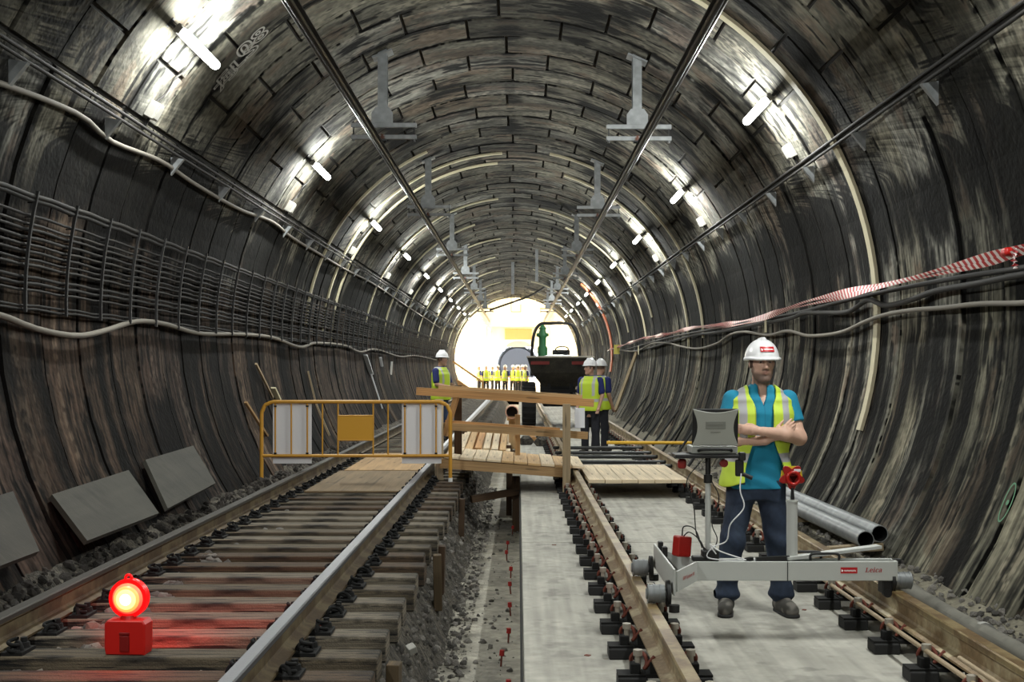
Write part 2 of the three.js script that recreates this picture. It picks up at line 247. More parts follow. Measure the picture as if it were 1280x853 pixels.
// heightfield of the old track bed and its dug-out edge
function bedY(x, z) {
  const n = fbm(x * 2.3 + 40, z * 2.3 + 90, 4) - 0.5, f = fbm(x * 9, z * 9 + 50, 3) - 0.5;
  let y = -0.03 + n * 0.13 + f * 0.05 + 0.105 * Math.exp(-(((x + 2.42) / 0.28) ** 2)) + 0.09 * Math.exp(-(((x + 1.48) / 0.2) ** 2));
  if (x < -2.86) y += 0.24 * sstep(-2.86, -3.3, x) + f * 0.04;
  if (x > -0.98) y -= 0.02 + 0.64 * sstep(-0.95, -0.44 + n * 0.2, x + n * 0.12);
  return Math.max(y, TR_Y - 0.03);
}
{
  const patch = (z0, z1, nx, nz) => { const g = new THREE.PlaneGeometry(1, 1, nx, nz), p = g.attributes.position; for (let i = 0; i < p.count; i++) { const x = lerp(-3.62, -0.12, p.getX(i) + 0.5), z = lerp(z0, z1, p.getY(i) + 0.5); p.setXYZ(i, x, bedY(x, z), z); } g.computeVertexNormals(); return fin(g); };
  const bed = structGroup('ground'); mesh('track_bed', [patch(4, -4, 24, 50), patch(-4, -20, 70, 300), patch(-20, FAR, 28, 240)], M.earth, bed);
  // stones: the 300 largest in view one by one, the rest as a mass
  const shapes = []; for (let k = 0; k < 6; k++) { const g = mergeVertices(new THREE.IcosahedronGeometry(1, k < 3 ? 1 : 0).deleteAttribute('normal').deleteAttribute('uv')), p = g.attributes.position; for (let i = 0; i < p.count; i++) { const s = 0.72 + 0.5 * rnd(); p.setXYZ(i, p.getX(i) * s, p.getY(i) * s * 0.72, p.getZ(i) * s); } const h = g.toNonIndexed(); h.computeVertexNormals(); shapes.push(fin(h)); }
  const tones = [0x8c857a, 0x5d564c, 0xa39c90, 0x453d35, 0xb6b0a6].map(c => mat(c, 0.95, { ...bump(0.004, 6) }));
  const spots = []; const add = (n, x0, x1, d0, d1, r0, r1, dark) => { for (let i = 0; i < n; i++) { const d = d0 + (d1 - d0) * Math.pow(rnd(), 1.6), x = rr(x0, x1), r = r0 + (r1 - r0) * Math.pow(rnd(), 3); spots.push([x, -d, r, dark]); } };
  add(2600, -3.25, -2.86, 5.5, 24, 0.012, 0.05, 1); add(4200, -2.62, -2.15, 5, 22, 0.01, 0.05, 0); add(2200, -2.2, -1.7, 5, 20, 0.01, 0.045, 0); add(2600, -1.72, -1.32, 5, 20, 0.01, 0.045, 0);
  add(1900, -1.1, -0.72, 5, 22, 0.01, 0.04, 0); add(3000, -0.75, -0.4, 5, 22, 0.006, 0.035, 2); add(260, -0.42, 0.0, 5, 18, 0.006, 0.03, 2); add(2200, 2.72, 3.12, 5.5, 22, 0.006, 0.04, 3);
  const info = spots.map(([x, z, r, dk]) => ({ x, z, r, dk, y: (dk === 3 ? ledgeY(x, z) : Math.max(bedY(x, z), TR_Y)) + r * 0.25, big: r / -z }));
  info.sort((a, b) => b.big - a.big);
  const tmp = new THREE.Object3D(), setT = (o, i) => { o.position.set(i.x, i.y, i.z); o.rotation.set(rr(0, 6), rr(0, 6), rr(0, 6)); o.scale.setScalar(i.r); };
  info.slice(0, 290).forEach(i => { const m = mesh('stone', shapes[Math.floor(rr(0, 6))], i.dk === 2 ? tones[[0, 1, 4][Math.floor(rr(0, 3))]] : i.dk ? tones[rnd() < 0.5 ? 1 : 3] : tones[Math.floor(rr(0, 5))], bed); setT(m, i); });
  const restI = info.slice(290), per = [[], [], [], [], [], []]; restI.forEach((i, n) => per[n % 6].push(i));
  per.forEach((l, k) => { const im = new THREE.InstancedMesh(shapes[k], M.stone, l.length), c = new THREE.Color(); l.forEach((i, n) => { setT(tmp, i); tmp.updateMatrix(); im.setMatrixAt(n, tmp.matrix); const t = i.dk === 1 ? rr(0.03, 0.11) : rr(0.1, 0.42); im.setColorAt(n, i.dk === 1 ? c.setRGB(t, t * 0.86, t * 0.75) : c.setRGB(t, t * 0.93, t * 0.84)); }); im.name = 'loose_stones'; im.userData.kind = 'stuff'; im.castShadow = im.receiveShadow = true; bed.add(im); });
}

// ---------------------------------------------------------------- rails
const RAIL = [[-0.07, 0], [0.07, 0], [0.07, 0.012], [0.018, 0.03], [0.010, 0.045], [0.010, 0.112], [0.034, 0.122], [0.0355, 0.128], [-0.0355, 0.128], [-0.034, 0.122], [-0.010, 0.112], [-0.010, 0.045], [-0.018, 0.03], [-0.07, 0.012]];
const HEAD = [[-0.0355, 0.128], [0.0355, 0.128], [0.036, 0.152], [0.030, 0.160], [-0.030, 0.160], [-0.036, 0.152]];
const XL = -2.72, XM = -1.215, XA = 0.745, XB = 2.26, TOP_L = 0.33, TOP_R = 0.30;
function rail(x, top, label, foot, head) {
  const t = thing('running_rail', label, 'rail', [x, top - 0.16, 6], 0); const g = extr(RAIL, 70), h = extr(HEAD, 70); g.translate(0, 0, -70); h.translate(0, 0, -70); mesh('web_and_foot', g, foot, t); mesh('rail_head', h, head, t); return t;
}
rail(XL, TOP_L, 'old steel rail beside the three grey slabs leaning on the wall', M.oldrail, M.darkhead);
rail(XM, TOP_L, 'worn shiny-topped steel rail of the timber sleeper track, beside the trench', M.oldrail, M.polished);
rail(XA, TOP_R, 'dusty brown rail on black blocks between trench slab and standing man', M.rail, M.railtop);
rail(XB, TOP_R, 'dusty brown rail on black blocks beside the wall with loose steel tubes', M.rail, M.railtop);

// timber sleepers with spring clips and coach screws
{
  const plate = box(0.36, 0.018, 0.17), screwG = merge([cyl(0.028, 0.034, 0.03, 10, 0, 0.015, 0), cyl(0.018, 0.018, 0.03, 6, 0, 0.04, 0)]);
  const coil = [], hoop = []; for (let i = 0; i <= 18; i++) { const a = i / 18 * PI * 3.4; coil.push(V(0.034 * cos(a), 0.006 + i * 0.004, 0.034 * sin(a))); }
  for (let i = 0; i <= 8; i++) { const a = i / 8 * PI; hoop.push(V(0.05 * cos(a), 0.012 + 0.045 * sin(a), -0.03)); } const clipG = merge([tube(coil, 0.012, 36, 6), tube(hoop, 0.013, 16, 6)]);
  const LS = 'timber sleeper of the old track beyond the worn plywood sheet';
  const mk = (v, wd) => { const l = wd, g = rbox(2.34, 0.15, 0.21, 0.014, 0, 0, 0, 0, 0, 0, 1); const p = g.attributes.position; for (let i = 0; i < p.count; i++) { const x = p.getX(i); p.setY(i, p.getY(i) + 0.012 * (fbm(x * 3 + v * 9, v * 5, 3) - 0.5)); p.setZ(i, p.getZ(i) + 0.03 * (fbm(x * 2 + v * 13, v * 3, 2) - 0.5)); } return g; };
  const geos = [0, 1, 2, 3].map(v => mk(v, 1)), mats = [M.sleeper, M.sleeper2, M.sleeper3, M.sleeper];
  for (let k = 2; k < 64; k++) {
    const d = 4.352 + k * 0.467, big = d < 20, nb = k - 4;
    const ls = nb === 0 ? 'weathered timber sleeper directly under the red warning beacon' : nb < 0 ? ORD[-nb] + ' weathered timber sleeper short of the red warning beacon' : d < 14.2 ? ORD[nb] + ' weathered timber sleeper past the red warning beacon, gravel beside it' : d < 17 ? 'timber sleeper under the worn plywood sheet by the barrier' : LS;
    const t = thing('timber_sleeper', ls, 'sleeper', [-1.89 + rr(-0.03, 0.03), TOP_L - 0.16 - 0.018 - 0.075, -d], rr(-0.012, 0.012), 'timber sleepers of the old track');
    mesh('timber', geos[k % 4], mats[Math.floor(rr(0, 4))], t);
    if (big) for (const x of [XL - t.position.x, XM - t.position.x]) { mesh('base_plate', plate, M.matte, t).position.set(x, 0.084, 0); for (const s of [-1, 1]) { const c = mesh('spring_clip', clipG, M.matte, t); c.scale.setScalar(0.82); c.position.set(x + s * 0.125, 0.09, 0.045 + rr(-0.01, 0.01)); c.rotation.y = rr(0, 6); const w = mesh('coach_screw', screwG, M.matte, t); w.position.set(x + s * 0.135, 0.09, -0.055 + rr(-0.01, 0.01)); } }
  }
  // short timber props at the sleeper ends in the trench
  for (const [d, h, m] of [[6.3, 0.46, M.propwood], [9.95, 0.46, M.propwood], [10.45, 0.42, M.darkwood], [14.2, 0.5, M.darkwood]])
    tag(mesh('timber_prop', [rbox(0.07, h, 0.1, 0.006, -0.665 + rr(-0.01, 0.01), 0.08 - h / 2, -d, 0, rr(-0.1, 0.1), rr(-0.03, 0.03), 1)], m), 'short upright timber prop at the sleeper ends above the trench', 'prop', 'timber props under the sleeper ends');
}
// slab track fastenings
{
  const t0 = thing('rail_fastening', 'black rubber block with rusty red clips and bolt holding the dusty rail', 'rail fastening', [XA, 0, -5], 0, 'fastenings along the slab track');
  for (const s of [-1, 1]) mesh('block', [rbox(0.15, 0.062, 0.15, 0.01, s * 0.165, 0.031, 0)], M.rubber, t0);
  mesh('bearing_plate', [box(0.2, 0.02, 0.15, 0, 0.072, 0), box(0.16, 0.06, 0.13, 0, 0.11, 0), box(0.48, 0.012, 0.12, 0, 0.068, 0)], M.matte, t0);
  for (const s of [-1, 1]) {
    const e = []; for (let i = 0; i <= 14; i++) { const a = -0.5 + i / 14 * (PI + 1.4); e.push(V(s * (0.125 + 0.042 * cos(a) * (i < 8 ? 1 : 0.8)), 0.135 + 0.04 * sin(a), -0.045 + i * 0.006)); } e.push(V(s * 0.055, 0.165, 0.045));
    mesh('clip', tube(e, 0.0105, 34, 6), M.clip, t0); mesh('bolt', [cyl(0.016, 0.016, 0.1, 8, s * 0.135, 0.12, 0), cyl(0.026, 0.026, 0.03, 6, s * 0.135, 0.175, 0)], M.bolt, t0); mesh('shoulder', [rbox(0.05, 0.06, 0.07, 0.006, s * 0.15, 0.095, 0, 0, 0, 0, 1)], M.matte, t0);
  }
  const LF = { a: 'black rubber block with rusty red clips under the rail nearest the trench', b: 'black rubber block with rusty red clips under the rail beside the wall' };
  t0.userData.label = LF.a;
  for (let k = 0; k < 40; k++) { const d = 5.5 + k * 0.63; if (d > 30) break; const nf = k - 3, lab = (s, n) => d > 18 ? 'black block fastening with rusty clips past the footbridge, on the ' + s + ' rail' : n === 0 ? 'black block fastening with rusty clips at the trolley wheel, on the ' + s + ' rail' : n < 0 ? ORD[-n] + ' black block fastening short of the trolley, on the ' + s + ' rail' : ORD[n] + ' black block fastening past the trolley, on the ' + s + ' rail'; if (k === 0) { t0.position.z = -d; t0.userData.label = lab('trench-side', nf); } else dup(t0, [XA, 0, -d], 0, lab('trench-side', nf)); const c = dup(t0, [XB, 0, -d - 0.12], 0, lab('wall-side', nf)); c.userData.group = 'fastenings along the wall-side rail'; }
  // the steel rod that runs along the wall-side rail through the clips
  tag(mesh('steel_rod', [rod(V(XB - 0.14, 0.158, -4), V(XB - 0.14, 0.158, -8.35), 0.013, 8), rod(V(XB - 0.11, 0.215, -3), V(XB - 0.11, 0.215, -5.85), 0.012, 8)], mat(0x9c8a6f, 0.6, { metalness: 0.2 })), 'thin pale steel rod lying along the wall-side rail over its clips', 'rod');
}
// ---------------------------------------------------------------- tunnel lamps
{
  const glow = mat(0xffffff, 0.4, { emissive: LAMP_COLOR, emissiveIntensity: LAMP_GLOW });
  const body = rbox(0.09, 0.04, 1.1, 0.012, 0, 0.065, 0, 0, 0, 0, 1), legs = merge([rbox(0.03, 0.12, 0.03, 0.004, 0, 0.14, 0.4, 0, 0, 0, 1), rbox(0.03, 0.12, 0.03, 0.004, 0, 0.14, -0.4, 0, 0, 0, 1), box(0.1, 0.012, 0.06, 0, 0.2, 0.4), box(0.1, 0.012, 0.06, 0, 0.2, -0.4)]);
  const cap = new THREE.CapsuleGeometry(0.045, 1.0, 4, 10); cap.rotateX(PI / 2); const tubeG = fin(cap), ends = merge([rbox(0.07, 0.05, 0.02, 0.008, 0, 0.045, 0.558, 0, 0, 0, 1), rbox(0.07, 0.05, 0.02, 0.008, 0, 0.045, -0.558, 0, 0, 0, 1)]);
  function lamp(x, yRel, d, label, group) {
    const up = V(x - CX, H + yRel - CY, 0).normalize(), t = thing('tunnel_lamp', label, 'lamp', [x, H + yRel, -d], 0, group);
    t.rotation.z = Math.atan2(-up.x, up.y);
    mesh('housing', body, M.box, t); mesh('lamp_tube', tubeG, glow, t); mesh('end_cap', ends, M.box, t); mesh('mounting_bracket', legs, M.steel, t);
    for (const [lx, ly, a, nits] of [[0, -0.055, 0, LAMP_NITS], [0.056, 0, 1.72, LAMP_SIDE], [-0.056, 0, -1.72, LAMP_SIDE]]) {   // the tube shines down and to both sides
      const q = t.rotation.z, at = V(lx * cos(q) - ly * sin(q) + x, lx * sin(q) + ly * cos(q) + H + yRel, -d), dir = V(sin(a) * cos(q) + cos(a) * sin(q), sin(a) * sin(q) - cos(a) * cos(q), 0);
      const p = new THREE.RectAreaLight(LAMP_COLOR, nits, 1.04, 0.06); p.name = 'tunnel_lamp_light'; p.position.copy(at); p.lookAt(at.clone().add(dir)); scene.add(p);
    }
  }
  const GL = 'lamps on the side of the cable rack', GR = 'lamps on the side of the striped tape';
  LAMP_LEFT.forEach((d, i) => lamp(-2.78, 2.78, d, i < 2 ? 'bright white tube lamp on the rack side, short of the chalk figures' : i === 2 ? 'bright white tube lamp on the vault beside the chalk figures 08' : ORD[i - 2] + ' white tube lamp past the chalk figures on the rack side', GL));
  LAMP_RIGHT.forEach((d, i) => lamp(2.55, 2.755, d, i < 3 ? 'bright white tube lamp on the tape side, short of the wide cream gutter' : i === 3 ? 'bright white tube lamp on the vault beside the wide cream drip gutter' : ORD[i - 3] + ' white tube lamp past the wide cream gutter on the tape side', GR));
}
// ---------------------------------------------------------------- cables, conduits, rack
function along(f, d0, d1, step) { const a = []; for (let d = d0; d <= d1; d += step) a.push(f(d)); return a; }
{
  // rack with its cables on one wall
  const rackY = [1.155, 1.10, 1.05, 0.995, 0.94, 0.885, 0.835, 0.785, 0.695, 0.65, 0.605, 0.485, 0.455], top = [1.30, 1.265];
  const rows = [...top, ...rackY];
  rows.forEach((y, i) => {
    const ph = rr(0, 9), r = i < 2 ? 0.02 : rr(0.011, 0.015), pts = along(d => { const q = (d - 0.49) / 0.816, sag = -0.018 * (1 - Math.abs(cos(PI * q))) * (0.6 + 0.8 * vn(q + ph, i * 3.3)); const yy = H + y + sag + 0.02 * (fbm(d * 0.35 + ph, i * 2.1, 2) - 0.5); return V(wallX(yy, -1, i < 2 ? 0.1 : 0.085), yy, -d); }, 6.5, 66, 0.408);
    tag(mesh('wall_cable', tube(pts, r, pts.length * 2, 5), i % 3 ? M.cable : M.cable2), i < 2 ? 'dark cable sagging along the top edge of the wall cable rack' : i > 12 ? 'dark cable sagging just under the wall cable rack' : i > 9 ? 'dark cable in the lower bundle of the wall cable rack' : 'dark cable in the upper bundle of the wall cable rack', 'cable', i < 2 ? 'cables on top of the rack' : i > 12 ? 'cables under the rack' : i > 9 ? 'lower rack cables' : 'upper rack cables');
  });
  const mkBracket = () => { const pts = []; for (let i = 0; i <= 6; i++) { const y = H + lerp(0.42, 1.33, i / 6); pts.push(V(wallX(y, -1, 0.118), y, 0)); } const list = [], ps = []; for (let i = 0; i < 6; i++) list.push(bar(pts[i], pts[i + 1], 0.022, 0.022)); for (const y of rows) ps.push(box(0.06, 0.008, 0.02, wallX(H + y - 0.02, -1, 0.09), H + y - 0.02, 0)); return [merge(list), merge(ps)]; };
  const [bg, pg] = mkBracket();
  for (let k = 0; k < 70; k++) { const d = 7.4 + 0.816 * k; if (d > 62) break; const t = thing('cable_bracket', 'dark upright steel bracket of the wall cable rack', 'bracket', [0, 0, -d], 0, 'brackets of the cable rack'); mesh('upright', bg, M.black, t); if (d < 30) mesh('cable_hook', pg, M.matte, t); }
  const wallCable = (name, px, off, r, m, label, cat = 'cable') => tag(mesh(name, tube(px.map(([x, y]) => onWall(x, y, off)), r, px.length * 10, 7), m), label, cat);
  wallCable('wall_cable', [[-120, 372], [-60, 380], [0, 394], [45, 411], [95, 420], [130, 414], [170, 402], [205, 405], [250, 417], [300, 418], [340, 422], [375, 434], [395, 429], [430, 432], [450, 440], [470, 437], [500, 446], [520, 445], [545, 450]], 0.09, 0.026, M.dustcable, 'thick grey cable looping along the brown wall below the rack');
  wallCable('wall_cable', [[-90, 72], [0, 104], [60, 126], [105, 147], [140, 177], [200, 201], [245, 231], [300, 262], [340, 277], [365, 297], [400, 318], [430, 336], [470, 357], [510, 384], [550, 410]], 0.06, 0.022, M.dustcable, 'slack grey cable hanging across the haunch above the black band');
  const conduit = (ratio, side, label, off = 0.07) => { const t = ratio; const yr = (() => { let lo = 0.5, hi = 3.5; for (let i = 0; i < 40; i++) { const m = (lo + hi) / 2; wallX(H + m, side, off) * side / m > t ? lo = m : hi = m; } return lo; })(); const x = wallX(H + yr, side, off);
    const th = thing('wall_conduit', label, 'conduit', [0, 0, 0]); for (const o of [0, 0.05]) { const pts = along(d => V(wallX(H + yr + o, side, off), H + yr + o + 0.012 * (fbm(d * 0.5, o * 90 + side, 2) - 0.5), -d), 4.5, 68, 0.8); mesh('conduit_pipe', tube(pts, 0.015, pts.length * 2, 6), M.blackcable, th); } return [x, yr]; };
  const [clx, cly] = conduit(1.604, -1, 'pair of dark conduits along the haunch above the slack grey cable'), [crx, cry] = conduit(1.42, 1, 'pair of dark conduits along the haunch above the striped tape');
  // triangular shelf brackets and junction boxes along the conduits
  for (const [x, y, side] of [[clx, cly, -1], [crx, cry, 1]]) {
    for (let k = 0; k < 30; k++) { const d = 8.2 + k * 1.9 + (side > 0 ? 0.9 : 0); if (d > 60) break; const t = extr([[0, 0], [0.13 * side, 0.02], [0.13 * side, -0.16]], 0.05); t.translate(x - 0.05 * side, H + y - 0.03, -d); tag(mesh('conduit_bracket', [t], M.zinc), 'small triangular grey bracket under the dark conduits ' + (side < 0 ? 'near the slack grey cable' : 'above the striped tape'), 'bracket', side < 0 ? 'conduit brackets on the rack wall' : 'conduit brackets on the tape wall'); }
    for (const d of (side < 0 ? LAMP_LEFT : LAMP_RIGHT).filter(d => d > 6 && d < 50)) { const yy = H + y + 0.22, dd = d + 0.35, p = V(wallX(yy, side, 0.04), yy, -dd); const t = thing('junction_box', 'small white junction box beside the conduits below ' + (side < 0 ? 'a lamp on the rack side' : 'a lamp on the tape side'), 'junction box', [p.x, p.y, p.z], 0, side < 0 ? 'junction boxes on the rack wall' : 'junction boxes on the tape wall'); t.rotation.z = side * 0.5; mesh('case', [rbox(0.1, 0.16, 0.14, 0.01)], M.box, t); mesh('lid', [rbox(0.012, 0.13, 0.11, 0.004, -side * 0.055)], M.box, t); mesh('cable_gland', [rod(V(0, -0.08, 0), V(0, -0.2, 0.02), 0.014, 6)], M.matte, t);
      // the flex from the box up to its lamp
      const a0 = Math.atan2(p.x - CX, p.y - CY), a1 = side < 0 ? Math.atan2(-2.78 - CX, H + 2.78 - CY) : Math.atan2(2.55 - CX, H + 2.755 - CY), pts = []; for (let i = 0; i <= 8; i++) pts.push(polar(lerp(a0, a1, i / 8), R - 0.03, lerp(-dd, -d - 0.5, i / 8) + 0.03 * sin(i * 2))); tag(mesh('lamp_flex', tube(pts, 0.009, 24, 5), M.blackcable), 'thin black flex climbing the lining to a tube lamp ' + (side < 0 ? 'on the rack side' : 'on the tape side'), 'cable', side < 0 ? 'lamp flexes on the rack side' : 'lamp flexes on the tape side'); }
  }
  // wall cables and striped tape on the other wall
  const low = [[1360, 372], [1280, 379], [1225, 380], [1180, 385], [1140, 388], [1105, 394], [1080, 403], [1050, 416], [1012, 420], [985, 414], [960, 419], [930, 415], [912, 419], [895, 430], [872, 436], [850, 433], [835, 429], [815, 430], [795, 439], [775, 438]];
  wallCable('wall_cable', low, 0.1, 0.021, M.dustcable, 'long grey cable swagging along the wall behind the white helmet');
  wallCable('wall_cable', [[1360, 332], [1280, 343], [1220, 355], [1170, 364], [1130, 378], [1105, 382], [1085, 375], [1060, 390], [1030, 391], [1005, 392], [985, 399], [940, 407], [900, 415], [860, 421], [810, 436]], 0.09, 0.026, M.blackcable, 'thick black wavy cable under the striped tape');
  wallCable('wall_cable', [[1360, 322], [1280, 335], [1200, 347], [1120, 362], [1050, 378], [980, 395], [900, 410], [830, 424], [770, 441]], 0.07, 0.022, M.blackcable, 'black straight cable directly behind the striped tape');
  // tape: twisted ribbon with red stripes
  const c = document.createElement('canvas'); c.width = 512; c.height = 64; const x = c.getContext('2d'); x.fillStyle = '#e6dcd8'; x.fillRect(0, 0, 512, 64); x.fillStyle = '#b3262a'; for (let i = -1; i < 9; i++) { x.beginPath(); x.moveTo(i * 64, 64); x.lineTo(i * 64 + 32, 64); x.lineTo(i * 64 + 56, 0); x.lineTo(i * 64 + 24, 0); x.fill(); }
  const tt = new THREE.CanvasTexture(c); tt.colorSpace = THREE.SRGBColorSpace; tt.wrapS = tt.wrapT = THREE.RepeatWrapping; const tm = mat(0xffffff, 0.4, { map: tt, side: THREE.DoubleSide });
  function ribbon(pts, w, turns, per, n = 260, thick = 0.004) {
    const cv = new THREE.CatmullRomCurve3(pts), L = cv.getLength(), pos = [], uv = [], idx = [];
    for (let i = 0; i <= n; i++) { const t = i / n, p = cv.getPointAt(t), d = cv.getTangentAt(t), out = V(CX - p.x, CY - p.y, 0).normalize(), up = d.clone().cross(out).normalize(), a = 0.5 * sin(t * 40) + 0.25 * sin(t * 97) + turns * t, q = up.multiplyScalar(cos(a)).add(out.clone().multiplyScalar(sin(a))), ww = w * (0.65 + 0.35 * sin(t * 60)), e = out.multiplyScalar(thick);
      for (const s of [-1, 1]) for (const k of [0, 1]) { pos.push(p.x + q.x * s * ww / 2 + e.x * k, p.y + q.y * s * ww / 2 + e.y * k, p.z + q.z * s * ww / 2 + e.z * k); uv.push(t * L / per, s / 2 + 0.5); } }
    for (let i = 0; i < n; i++) { const a = i * 4, b = a + 4; for (const [k, l] of [[0, 2], [3, 1], [2, 3], [1, 0]]) idx.push(a + k, a + l, b + k, a + l, b + l, b + k); }
    const g = new THREE.BufferGeometry(); g.setAttribute('position', new THREE.Float32BufferAttribute(pos, 3)); g.setAttribute('uv', new THREE.Float32BufferAttribute(uv, 2)); g.setIndex(idx); g.computeVertexNormals(); return fin(g, true);
  }
  const path = [[1370, 288], [1280, 312], [1240, 320], [1180, 336], [1115, 354], [1060, 365], [1005, 378], [985, 386], [950, 397], [900, 406], [870, 409], [840, 416], [800, 424], [778, 432], [760, 438]].map(([a, b]) => onWall(a, b, 0.15));
  const tp = thing('barrier_tape', 'red and white striped barrier tape strung along the wall cables', 'barrier tape'); mesh('tape', ribbon(path, 0.08, 0.6, 0.9), tm, tp);
  mesh('tape', ribbon(path.map((p, i) => p.clone().add(V(-0.02, -0.035 + 0.02 * sin(i * 2), 0))), 0.055, 1.4, 0.9), tm, tp);
  mesh('knot', [rbox(0.1, 0.06, 0.1, 0.025, ...onWall(1262, 315, 0.17).toArray())], M.red, tp);
  mesh('tail', ribbon([onWall(1272, 312, 0.18), onWall(1268, 325, 0.18), onWall(1270, 336, 0.17)], 0.06, 0.3, 0.3, 20), tm, tp);
  // hanging tags under the tape
  for (const [a, b, h, m, l] of [[957, 408, 0.17, M.gutter, 'cream strip hanging from the striped tape above the white helmet'], [798, 438, 0.25, M.gutter, 'pale yellow strip hanging from the tape near the slanting steel struts'], [771, 437, 0.32, mat(0xb0a648, 0.6), 'faded yellow card hanging from the tape by the orange ring']]) { const p = onWall(a, b, 0.17); tag(mesh('hanging_tag', [rbox(m === M.gutter ? 0.03 : 0.2, h, 0.008, 0.003, p.x, p.y, p.z, 0, -0.25, 0, 1)], m), l, 'tag'); }
}
// ---------------------------------------------------------------- drip gutters bent round the lining
{
  const strip = (d, a0, a1, w, m, label, group) => { const s = [], n = Math.max(6, Math.round(Math.abs(a1 - a0) * 18)); for (let i = 0; i < n; i++) { const b0 = lerp(a0, a1, i / n), b1 = lerp(a0, a1, (i + 1) / n), pr = [polar(b0, R - 0.012, 0), polar(b0, R - 0.045, 0), polar(b1, R - 0.045, 0), polar(b1, R - 0.012, 0)]; const pos = []; const q = (a, b, c, e) => { for (const p of [a, b, c, a, c, e]) pos.push(p.x, p.y, p.z); }; const f = pr.map(p => V(p.x, p.y, -d + w / 2)), k = pr.map(p => V(p.x, p.y, -d - w / 2)); q(f[0], f[1], f[2], f[3]); q(k[3], k[2], k[1], k[0]); q(f[1], k[1], k[2], f[2]); const g = new THREE.BufferGeometry(); g.setAttribute('position', new THREE.Float32BufferAttribute(pos, 3)); g.computeVertexNormals(); s.push(fin(g)); } tag(mesh('drip_gutter', s, m), label, 'gutter', group); };
  const G = 'cream drip gutters bent round the vault', L = 'cream drip gutter strip bent round the tunnel lining';
  strip(11.85, 0.34, 1.88, 0.13, M.gutter, 'wide cream drip gutter curving down the wall behind the standing man');
  for (const [d, a0, a1] of [[21.4, -0.42, -1.5], [23.3, -0.05, -1.52], [24.4, -0.08, -1.5], [23.0, 0.2, 1.55], [25.0, 0.3, 1.6], [29.5, -0.1, -1.4], [31.0, 0.18, 1.35], [33.2, 0.4, 1.5], [33.6, -0.3, -1.45], [38.5, -0.12, -1.4], [38.0, 0.2, 1.4], [41.5, 0.25, 1.5], [44.5, -0.2, -1.4], [50, 0.2, 1.45], [50.5, -0.2, -1.4], [57, 0.2, 1.4], [57.5, -0.2, -1.4], [63.5, -0.2, -1.4], [64, 0.2, 1.4], [69, 0.2, 1.4], [69.3, -0.2, -1.4]]) strip(d, a0, a1, d > 30 ? 0.14 : 0.11, M.gutter, L, G);
  strip(45.5, 0.75, 1.75, 0.7, mat(0xa04a22, 0.6), 'ring band beyond the dump truck with orange lamp glow in its colour');  // orange glow of a wall lamp put into the colour of the band
  // pale lime-coated lath pieces and plates low on the rack wall
  const leanP = (pts, w, m, name, label, cat) => tag(mesh(name, pts.slice(1).map((p, i) => bar(onWall(...pts[i], 0.04), onWall(...p, 0.04), w, 0.03)), m), label, cat);
  leanP([[456, 444], [464, 468], [478, 511]], 0.12, M.white, 'plastic_gutter', 'broken white gutter piece on the wall above the yellow barrier', 'gutter');
  leanP([[475, 447], [477, 458]], 0.09, M.white, 'plastic_gutter', 'short white gutter stub on the wall below the rack', 'gutter');
  leanP([[341, 485], [348, 500]], 0.09, M.gutter, 'timber_lath', 'short pale lath leaning on the wall behind the barrier', 'lath');
  leanP([[385, 464], [395, 505], [412, 545]], 0.05, M.greywood, 'timber_lath', 'long grey lath leaning on the wall behind the barrier', 'lath');
  leanP([[320, 455], [341, 497]], 0.03, M.greywood, 'timber_lath', 'thin grey lath leaning on the brown wall short of the barrier', 'lath');
  leanP([[307, 503], [334, 545]], 0.04, M.wood3, 'timber_lath', 'tan lath leaning beside the barrier post on the brown wall', 'lath');
  { const p = onWall(489, 461, 0.04); tag(mesh('wall_plate', [rbox(0.02, 0.42, 0.55, 0.006, p.x, p.y, p.z, 0, 0, -0.08, 1)], mat(0x8f918e, 0.6)), 'plain grey plate fixed to the wall below the cable rack', 'plate'); }
}
